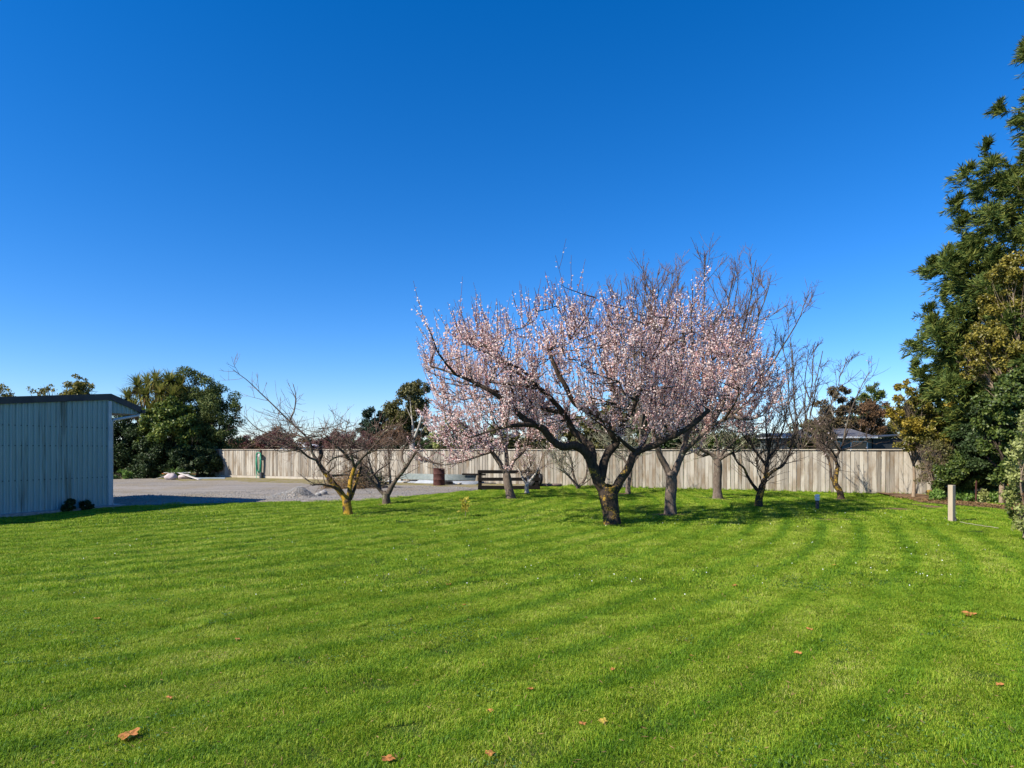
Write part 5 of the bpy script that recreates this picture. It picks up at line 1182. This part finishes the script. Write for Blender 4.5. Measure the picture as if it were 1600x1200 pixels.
def on_heap():
    x, y = random.gauss(-.1, .6), random.gauss(0, .35)
    h = .40 * math.exp(-((x - .05) / .42) ** 2 - (y / .40) ** 2) + .16 * math.exp(-((x + .62) / .38) ** 2 - (y / .42) ** 2); return (x, y, max(h - .02, .0))
V, F = pebbles(2600, on_heap, (.010, .032)); o = ob('stones', mesh_np('stones', V, [F], M['stone']), hp); o['kind'] = 'stuff'
for k, (a, b, s_, w) in enumerate(((497, 777, .10, 'left'), (505, 774, .13, 'right'))):
    q = G(a, b); lump('rock', 'loose grey rock on the gravel beside the heap, %s of two' % w, (q.x, q.y, .09), (s_ * 1.3, s_, s_ * .9), 'stone', 'rock', 'loose rocks beside the gravel heap', 9 + k)
def on_yard():
    while True:
        x = random.uniform(-17, .5); yf = gravel_front(x); y = random.uniform(yf - .05, min(yf + 7, fence_y(x) - .4))
        return (x, y, .045 + .018 * noise3((x, y, 1), .8))
V, F = pebbles(5000, on_yard, (.010, .026)); tag(ob('loose_gravel', mesh_np('loose_gravel', V, [F], M['stone'])), 'loose grey gravel stones scattered over the yard', 'gravel', kind='stuff')

# brush heap
q = G(552, 765); br = thing('brush_heap', 'heap of dry cut branches and brown leaves behind the yellow-lichened tree', 'brush heap', (q.x, q.y + .8, 0)); sk = Skel(); bc = Vector(br.location)
pos = []
for k in range(620):
    a = random.uniform(0, 6.283); rr = random.random() ** .6; h = (1 - rr ** 1.6) * 1.32
    p = bc + Vector((math.cos(a) * rr * 1.35, math.sin(a) * rr * .9, random.random() * h + .03)); d = Vector((math.cos(a), math.sin(a), 0)) * random.uniform(-.3, 1) + rv(.5) - UP * .1
    pts = sk.shoot(p, d, random.uniform(.25, .8), random.choice((.006, .008, .014)), .003, 3, wob=.08, up=-.02)
    for pp in pts:
        if pp.z < .03: pp.z = .03 + random.random() * .03
    for j in range(7): pos.append(tuple(random.choice(pts) + rv(.05)))
for k in range(16):
    x = random.uniform(.2, 1.5); sk.shoot(bc + Vector((x, random.uniform(-.5, .5), .15 + random.random() * .5)), Vector((random.uniform(-.2, 1), random.uniform(-.6, .3), random.uniform(-.1, .4))), random.uniform(.6, 1.3), .028, .012, 2, wob=.06, up=0)
part('cut_branches', sk.mesh('cut_branches', M['bark_mid'], (2,)), br); part('dry_twigs', sk.mesh('dry_twigs', M['twig_pale'], (3,)), br, True)
pos = np.array(pos); pos[:, 2] = np.maximum(pos[:, 2], .04)
sel = pos[:, 0] < bc.x + .55
part('dry_leaves', leaves(pos[sel], np.tile([0, 0, 1.], (sel.sum(), 1)), .09, .022, M['leaf_dead'], .2), br, True)
c2 = [(bc.x + .35, bc.y - .1, .55, .45, .4, .5), (bc.x + .9, bc.y, .35, .5, .5, .35)]
pp, nn = clump_points(c2, 1500, .3); pp[:, 2] = np.maximum(pp[:, 2], .05); part('green_cuttings', leaves(pp, nn, .09, .02, M['leaf_dark'], .3), br, True)

# seedling, post, bollard, stake, small shrubs by the shed
q = G(727, 808); sd_ = thing('seedling', 'tiny young tree with yellow-green leaves alone on the open lawn', 'seedling', (q.x, q.y, und(q.x, q.y)))
MB().tube([(0, 0, -.02), (.01, 0, .15), (-.005, .01, .30), (.01, 0, .45)], [.010, .009, .007, .004], 6).build('stem', M['twig_pale'], sd_, smooth=True)
C = np.array([(random.gauss(0, .035), random.gauss(0, .035), random.uniform(.12, .47)) for _ in range(90)]); nr = C * np.array([1, 1, 0]) + np.array([0, 0, .03]); nr /= np.linalg.norm(nr, axis=1, keepdims=True)
ob('leaves', leaves(C, nr, .11, .03, leaf_mat('leaf_seedling', [(.1, (.22, .22, .03)), (.5, (.45, .40, .05)), (.9, (.60, .48, .10))], .4, .6, .15), .4, axis=nr, aamt=.7), sd_)['kind'] = 'stuff'
q = G(1487, 815); ps = thing('timber_post', 'square weathered timber post standing alone on the lawn at the right', 'post', (q.x, q.y, 0), R(24))
mb = MB().box((0, 0, .42), (.118, .118, .98)); mb.build('shaft', M['post_timber'], ps, bevel=.006)
MB().tube([(.02, -.062, .12), (.04, -.079, .07), (.03, -.075, .0)], .02, 6).build('cable_clip', M['dark_paint'], ps)
q2 = G(1500, 818); q3 = G(1560, 828)
mb = MB(); q2.z = q3.z = 0; mb.tube([q2.lerp(q3, k / 12) + UP * (.040 + und(*q2.lerp(q3, k / 12).xy) + .006 * math.sin(k * 2.1)) for k in range(13)], .006, 5)
tag(mb.build('rope', M['rail_timber'], None), 'thin pale rope lying on the grass right of the timber post', 'rope')
q = G(1277, 796); bo = thing('bollard_light', 'short garden bollard with a white head and dark stem right of the dark leafless tree', 'bollard', (q.x, q.y, 0))
MB().lathe([(.075, -.02), (.075, .01), (.05, .02), (.05, .27)], sides=18).build('stem', M['dark_paint'], bo, smooth=False)
MB().lathe([(.058, .27), (.062, .28), (.062, .33), (.08, .335), (.08, .355), (.06, .36), (.06, .40), (.078, .405), (.078, .425), (.03, .45), (.0, .452)], sides=18).build('head', M['white'], bo)
q = G(1525, 788); st_ = thing('garden_stake', 'thin brown stake standing in the garden bed right of the timber post', 'stake', (q.x, q.y, .02))
MB().box((0, 0, .35), (.035, .035, .8), rx=R(2)).build('shaft', M['rust'], st_, bevel=.004)
q = G(1465, 774); lg = thing('log', 'short dark log lying at the foot of the fence end', 'log', (q.x, q.y, .12), R(12))
MB().tube([(-.45, 0, 0), (0, .02, .02), (.4, 0, .0)], [.10, .11, .09], 10).build('trunk_section', M['bark_dark'], lg, smooth=True)
for (px, py, w, lab) in ((97, 797, 21, 'larger of two small dark shrubs at the foot of the shed wall'), (125, 795.5, 17, 'smaller of two small dark shrubs at the foot of the shed wall')):
    k_ = (px - 800) / FPX; A = SCN; t_ = (k_ * A.y - A.x) / (SU.x - k_ * SU.y); q = A + SU * t_ - SV * .28; s_ = q.y / FPX * w / 2
    leafy_tree('small_shrub', lab, 'shrub', (q.x, q.y, 0), [(q.x, q.y, s_ * .95, s_, s_, s_ * .95)], M['leaf_dark'], 1500, .06, .018, .02, 'bark_dark', 14, group='small shrubs by the shed wall')

# ------------------------------------------------------------------ fallen leaves
leafm = leaf_mat('fallen_leaf', [(0.0, (.34, .13, .04)), (0.5, (.52, .22, .07)), (1.0, (.58, .32, .13))], .25, .6, .2); M['fallen_leaf'] = leafm
M['fallen_yellow'] = leaf_mat('fallen_yellow', [(0, (.45, .32, .05)), (1, (.60, .45, .10))], .25, .6, .2)
def lobed_leaf(r, seed):
    rs = random.Random(seed); bm = bmesh.new(); n = 40; ring = []
    c = bm.verts.new((0, 0, r * .08))
    inner_ = []
    for i in range(n):
        a = 2 * math.pi * i / n; lobe = .62 + .38 * abs(math.cos(2.5 * a)) ** .8; lobe *= 1 + .10 * rs.uniform(-1, 1); lobe *= 1 - .25 * (1 if abs(a - math.pi) < .3 else 0)
        for f, L_ in ((.5, inner_), (1, ring)):
            rr = r * lobe * f; L_.append(bm.verts.new((rr * math.cos(a), rr * math.sin(a) * .8, r * (.10 * math.sin(3 * a + seed) * f + .08 * f * f + rs.uniform(-.03, .03)))))
    for i in range(n):
        j = (i + 1) % n; bm.faces.new((c, inner_[i], inner_[j])); bm.faces.new((inner_[i], ring[i], ring[j], inner_[j]))
    me = bpy.data.meshes.new('fallen_leaf'); bm.to_mesh(me); bm.free(); return me
LV = [(202, 1157, .078, 0, 'large pale orange fallen leaf on the grass at the lower left'), (1513, 965, .098, 0, 'large orange fallen leaf on the grass at the right, below the timber post'),
      (829, 1080, .052, 0, 'orange fallen leaf in the middle of the lower lawn'), (1247, 1024, .052, 0, 'orange fallen leaf on the right half, lower of a close pair'), (1265, 988, .05, 0, 'orange fallen leaf on the right half, upper of a close pair'),
      (765, 1185, .055, 0, 'orange fallen leaf near the bottom edge at the centre'), (942, 1134, .055, 1, 'yellow fallen leaf near the bottom edge right of centre'), (910, 1138, .04, 0, 'small orange leaf just left of the yellow fallen leaf'),
      (1148, 919, .06, 0, 'orange fallen leaf below the dark many-stemmed tree'), (1303, 888, .06, 0, 'orange fallen leaf below the bollard'), (1562, 1075, .045, 0, 'orange fallen leaf near the lower right edge'),
      (606, 1194, .06, 0, 'orange fallen leaf cut by the bottom edge left of centre'), (371, 1003, .04, 0, 'small orange fallen leaf left of centre on the lawn'), (151, 974, .045, 0, 'small orange fallen leaf near the left edge'),
      (725, 946, .045, 0, 'small orange fallen leaf in the centre of the lawn'), (766, 1117, .038, 0, 'small brownish fallen leaf just below the middle orange one'), (265, 1098, .04, 0, 'small orange fallen leaf above and right of the large lower-left one'),
      (957, 1050, .04, 0, 'small orange fallen leaf right of the middle one'), (701, 915, .05, 0, 'orange fallen leaf below the seedling'), (1082, 1028, .045, 0, 'orange fallen leaf between the middle of the lawn and the close pair')]
for k, (a, b, r, yel, lab) in enumerate(LV):
    q = G(a, b); me = lobed_leaf(r * (.9 if r > .07 else .72), k); me.materials.append(M['fallen_yellow'] if yel else leafm)
    o = ob('fallen_leaf', me, None, (q.x, q.y, .033 + und(q.x, q.y)), (R(random.uniform(-7, 9)), R(random.uniform(-8, 8)), random.uniform(0, 6.28))); tag(o, lab, 'leaf', 'orange fallen leaves on the lawn')

C = []
for _ in range(900):
    px = random.uniform(1436, 1596); q = bed_front(px); y = q.y + random.random() ** 1.5 * 2.2 - .15; C.append((q.x + random.uniform(-.1, .2), y, .075 + random.random() * .02))
C = np.array(C); tag(ob('leaf_litter', leaves(C, np.tile([0, 0, 1.], (len(C), 1)), .075, .022, M['leaf_dead'], .6)), 'dry brown leaf litter scattered over the garden bed', 'leaf litter', kind='stuff')

# ------------------------------------------------------------------ lawn grass (uncountable: one object, instanced turf patches)
def turf(name, n, rad, h, w, seed):
    r = np.random.default_rng(seed); a = r.uniform(0, 2 * np.pi, n); d = rad * np.sqrt(r.uniform(0, 1, n)); x = d * np.cos(a); y = d * np.sin(a)
    tuft = np.sin(x * 37 + seed) * np.sin(y * 31 + seed * 2) * .5 + .5
    hh = h * r.uniform(.55, 1.15, n) * (.78 + .4 * tuft) * np.clip(1.25 - (d / rad) ** 3 * .5, .6, 1.2)
    az = r.normal(0, 1.0, n)
    rnd = r.uniform(0, 1, n) < .4; az[rnd] = r.uniform(0, 2 * np.pi, rnd.sum())
    lean = r.uniform(.45, 1.35, n); dx = np.cos(az) * lean; dy = np.sin(az) * lean
    wa = r.uniform(0, np.pi, n); wx = np.cos(wa) * w * r.uniform(.6, 1.2, n) / 2; wy = np.sin(wa) * w * r.uniform(.6, 1.2, n) / 2
    z0 = np.full(n, -.012); m1x = x + dx * hh * .35; m1y = y + dy * hh * .35; m1z = hh * .62; tx = x + dx * hh * 1.05; ty = y + dy * hh * 1.05; tz = hh * (1.0 - .22 * lean)
    V = np.stack([np.stack([x - wx, y - wy, z0], 1), np.stack([x + wx, y + wy, z0], 1), np.stack([m1x + wx * .8, m1y + wy * .8, m1z], 1), np.stack([m1x - wx * .8, m1y - wy * .8, m1z], 1), np.stack([tx, ty, tz], 1)], 1).reshape(-1, 3)
    i = np.arange(n)[:, None] * 5
    return mesh_np(name, V, [i + np.array([[0, 1, 2, 3]]), i + np.array([[3, 2, 4]])], M['grass'])
tiles = []
for k in range(3): tiles.append(bpy.data.objects.new('turf_near', turf('turf_near', 2600, .30, .026, .0034, k)))
for k in range(3): tiles.append(bpy.data.objects.new('turf_mid', turf('turf_mid', 1200, .34, .028, .0058, 10 + k)))
for k in range(3): tiles.append(bpy.data.objects.new('turf_far', turf('turf_far', 600, .44, .032, .010, 20 + k)))
bare = [(G(957, 818), .55, .22), (G(1048, 803), .75, .3), (G(1121, 779), .9, .4), (G(1186, 793), .5, .3), (G(799, 780), .6, .3), (G(545, 804), .75, .3), (G(604, 787), .5, .3), (G(1315, 780), .6, .4), (G(1300, 813), .6, .18), (G(1390, 794), 1.1, .28), (G(1487, 815), .22, .12), (G(1515, 812), .3, .12), (G(727, 809), .35, .15), (G(981, 771), .7, .4), (G(1447, 790), .6, .8), (G(824, 771), .4, .3)]
def lawn_ok(x, y):
    if y > fence_y(x) - .1: return False
    if x < 1 and y > gravel_front(x) - .02 + .12 * noise3((x, y, 9), 2.2): return False
    v = Vector((x, y, 0)) - SCN; u, w = v.dot(SU), v.dot(SV)
    if w > -.05 and u < .1: return False
    px = 800 + x / y * FPX; py = HZ + CAMH / y * FPX
    if px > 1432 and py < 784 + (px - 1430) * .085 + 2.2 * noise3((px * .03, 0, 0), 1.0) + 1.2 * noise3((px * .11, 3, 0), 1.0) and y < 40: return random.random() < .05
    for c, rx, ry in bare:
        d = ((x - c.x) / rx) ** 2 + ((y - c.y) / (ry * 1.6)) ** 2 + .6 * noise3((x, y, 4), 3)
        if d < 1: return random.random() < .22 + .5 * max(0, d)
    return True
pts, rots, scl, idx = [], [], [], []
def lay(y0, y1, step, kinds):
    y = y0
    while y < y1:
        hw = .8 * y + 1.6; x = -hw
        while x < hw:
            X = x + random.uniform(-.4, .4) * step; Yy = y + random.uniform(-.4, .4) * step
            if lawn_ok(X, Yy):
                v = Vector((X + 19, Yy - 27, 0)); rr = v.length + .32 * (noise3((X, Yy, 0), .35) * .5 + .5)
                tang = math.atan2(v.y, v.x) + math.pi / 2; fwd = math.sin(rr * 2 * math.pi / .74) > 0
                pts.append((X, Yy, und(X, Yy))); rots.append((random.gauss(0, .05), random.gauss(0, .05), tang + (0 if fwd else math.pi) + random.gauss(0, .5)))
                scl.append(random.uniform(.82, 1.18)); idx.append(random.choice(kinds))
            x += step
        y += step
lay(3.0, 8.0, .27, (0, 1, 2)); lay(8.0, 15.0, .32, (3, 4, 5)); lay(15.0, 33, .42, (6, 7, 8))
me = bpy.data.meshes.new('lawn_grass'); me.from_pydata(pts, [], [])
a = me.attributes.new('rot', 'FLOAT_VECTOR', 'POINT'); a.data.foreach_set('vector', np.array(rots, np.float32).ravel())
a = me.attributes.new('scl', 'FLOAT', 'POINT'); a.data.foreach_set('value', np.array(scl, np.float32))
a = me.attributes.new('idx', 'INT', 'POINT'); a.data.foreach_set('value', np.array(idx, np.int32))
lg_ = tag(ob('lawn_grass', me), 'short mown green grass of the lawn', 'grass', kind='stuff'); me.materials.append(M['grass'])
ng = bpy.data.node_groups.new('turf_patches', 'GeometryNodeTree')
ng.interface.new_socket('Geometry', in_out='INPUT', socket_type='NodeSocketGeometry'); ng.interface.new_socket('Geometry', in_out='OUTPUT', socket_type='NodeSocketGeometry')
gi = ng.nodes.new('NodeGroupInput'); go = ng.nodes.new('NodeGroupOutput'); ip = ng.nodes.new('GeometryNodeInstanceOnPoints'); g2i = ng.nodes.new('GeometryNodeGeometryToInstance')
for t_ in reversed(tiles):
    oi = ng.nodes.new('GeometryNodeObjectInfo'); oi.inputs['Object'].default_value = t_; oi.inputs['As Instance'].default_value = False
    ng.links.new(oi.outputs['Geometry'], g2i.inputs[0])
ng.links.new(gi.outputs[0], ip.inputs['Points']); ng.links.new(g2i.outputs[0], ip.inputs['Instance']); ip.inputs['Pick Instance'].default_value = True
def na(name, typ):
    n_ = ng.nodes.new('GeometryNodeInputNamedAttribute'); n_.data_type = typ; n_.inputs['Name'].default_value = name; return n_.outputs['Attribute']
ng.links.new(na('idx', 'INT'), ip.inputs['Instance Index']); ng.links.new(na('rot', 'FLOAT_VECTOR'), ip.inputs['Rotation']); ng.links.new(na('scl', 'FLOAT'), ip.inputs['Scale'])
ng.links.new(ip.outputs[0], go.inputs[0])
md = lg_.modifiers.new('turf', 'NODES'); md.node_group = ng

# clover patches and dry clippings through the turf
C = []
for _ in range(46):
    y = random.uniform(3.6, 9.5); x = random.uniform(-.8, .8) * y; rr = random.uniform(.06, .22)
    for k in range(int(1500 * rr * rr) + 25): C.append((x + random.gauss(0, rr), y + random.gauss(0, rr), und(x, y) + random.uniform(.022, .040)))
C = np.array(C); M['clover'] = leaf_mat('clover', [(.1, (.03, .085, .02)), (.6, (.07, .15, .04)), (.95, (.14, .22, .08))], .3, .5, .3)
tag(ob('clover', leaves(C, np.tile([0, 0, 1.], (len(C), 1)), .020, .009, M['clover'], .65)), 'dark clover leaves in patches through the near lawn', 'clover', kind='stuff')
C = np.array([(lambda y: (random.uniform(-.82, .82) * y, y, .030 + random.random() * .012))(3.3 + 9 * random.random() ** 1.5) for _ in range(2600)])
tag(ob('dry_clippings', leaves(C, np.tile([0, 0, 1.], (len(C), 1)), .045, .0035, M['leaf_dead'], .55)), 'dry straw-coloured clippings strewn over the near lawn', 'clippings', kind='stuff')
V, F = [], []
for k in range(420):
    t_ = random.uniform(.52, .985); q = FA.lerp(FB, t_) + fnor * random.uniform(.05, .22)
    if q.x < 1: continue
    v, f = sword_leaves((q.x, q.y, und(q.x, q.y)), 7, random.uniform(.07, .19), .006, (40, 88), 2, .9, .02); n0 = len(V); V += v; F += [tuple(i + n0 for i in ff) for ff in f]
tag(ob('long_grass', mesh_np('long_grass', V, np.array(F), M['grass'])), 'longer untrimmed grass along the foot of the fence', 'grass', kind='stuff')
# daisies and bare earth under the trees
C = []
for _ in range(700):
    y = random.uniform(7.5, 19); x = random.uniform(-.75, .75) * y
    if noise3((x, y, 12), .5) > .02 and lawn_ok(x, y): C.append((x, y, und(x, y) + .045))
tag(ob('daisies', flowers(np.array(C), .0075, M['white'], 'daisies')), 'tiny white daisies dotted through the grass', 'flowers', kind='stuff')
for k, (c, rx, ry) in enumerate(bare):
    V = [(c.x, c.y, und(c.x, c.y) + .014)]; n = 22
    for i in range(n):
        a = 2 * math.pi * i / n; f = .85 + .55 * noise3((math.cos(a) + k, math.sin(a), 0), 1.5) + .25 * noise3((math.cos(a) * 3 + k, math.sin(a) * 3, 0), 1.5); V.append((c.x + rx * f * math.cos(a), c.y + ry * 1.6 * f * math.sin(a), und(c.x, c.y) - .006))
    tag(ob('bare_earth', mesh_np('bare_earth', V, np.array([(0, 1 + i, 1 + (i + 1) % n) for i in range(n)]), M['soil'])), kind='structure')
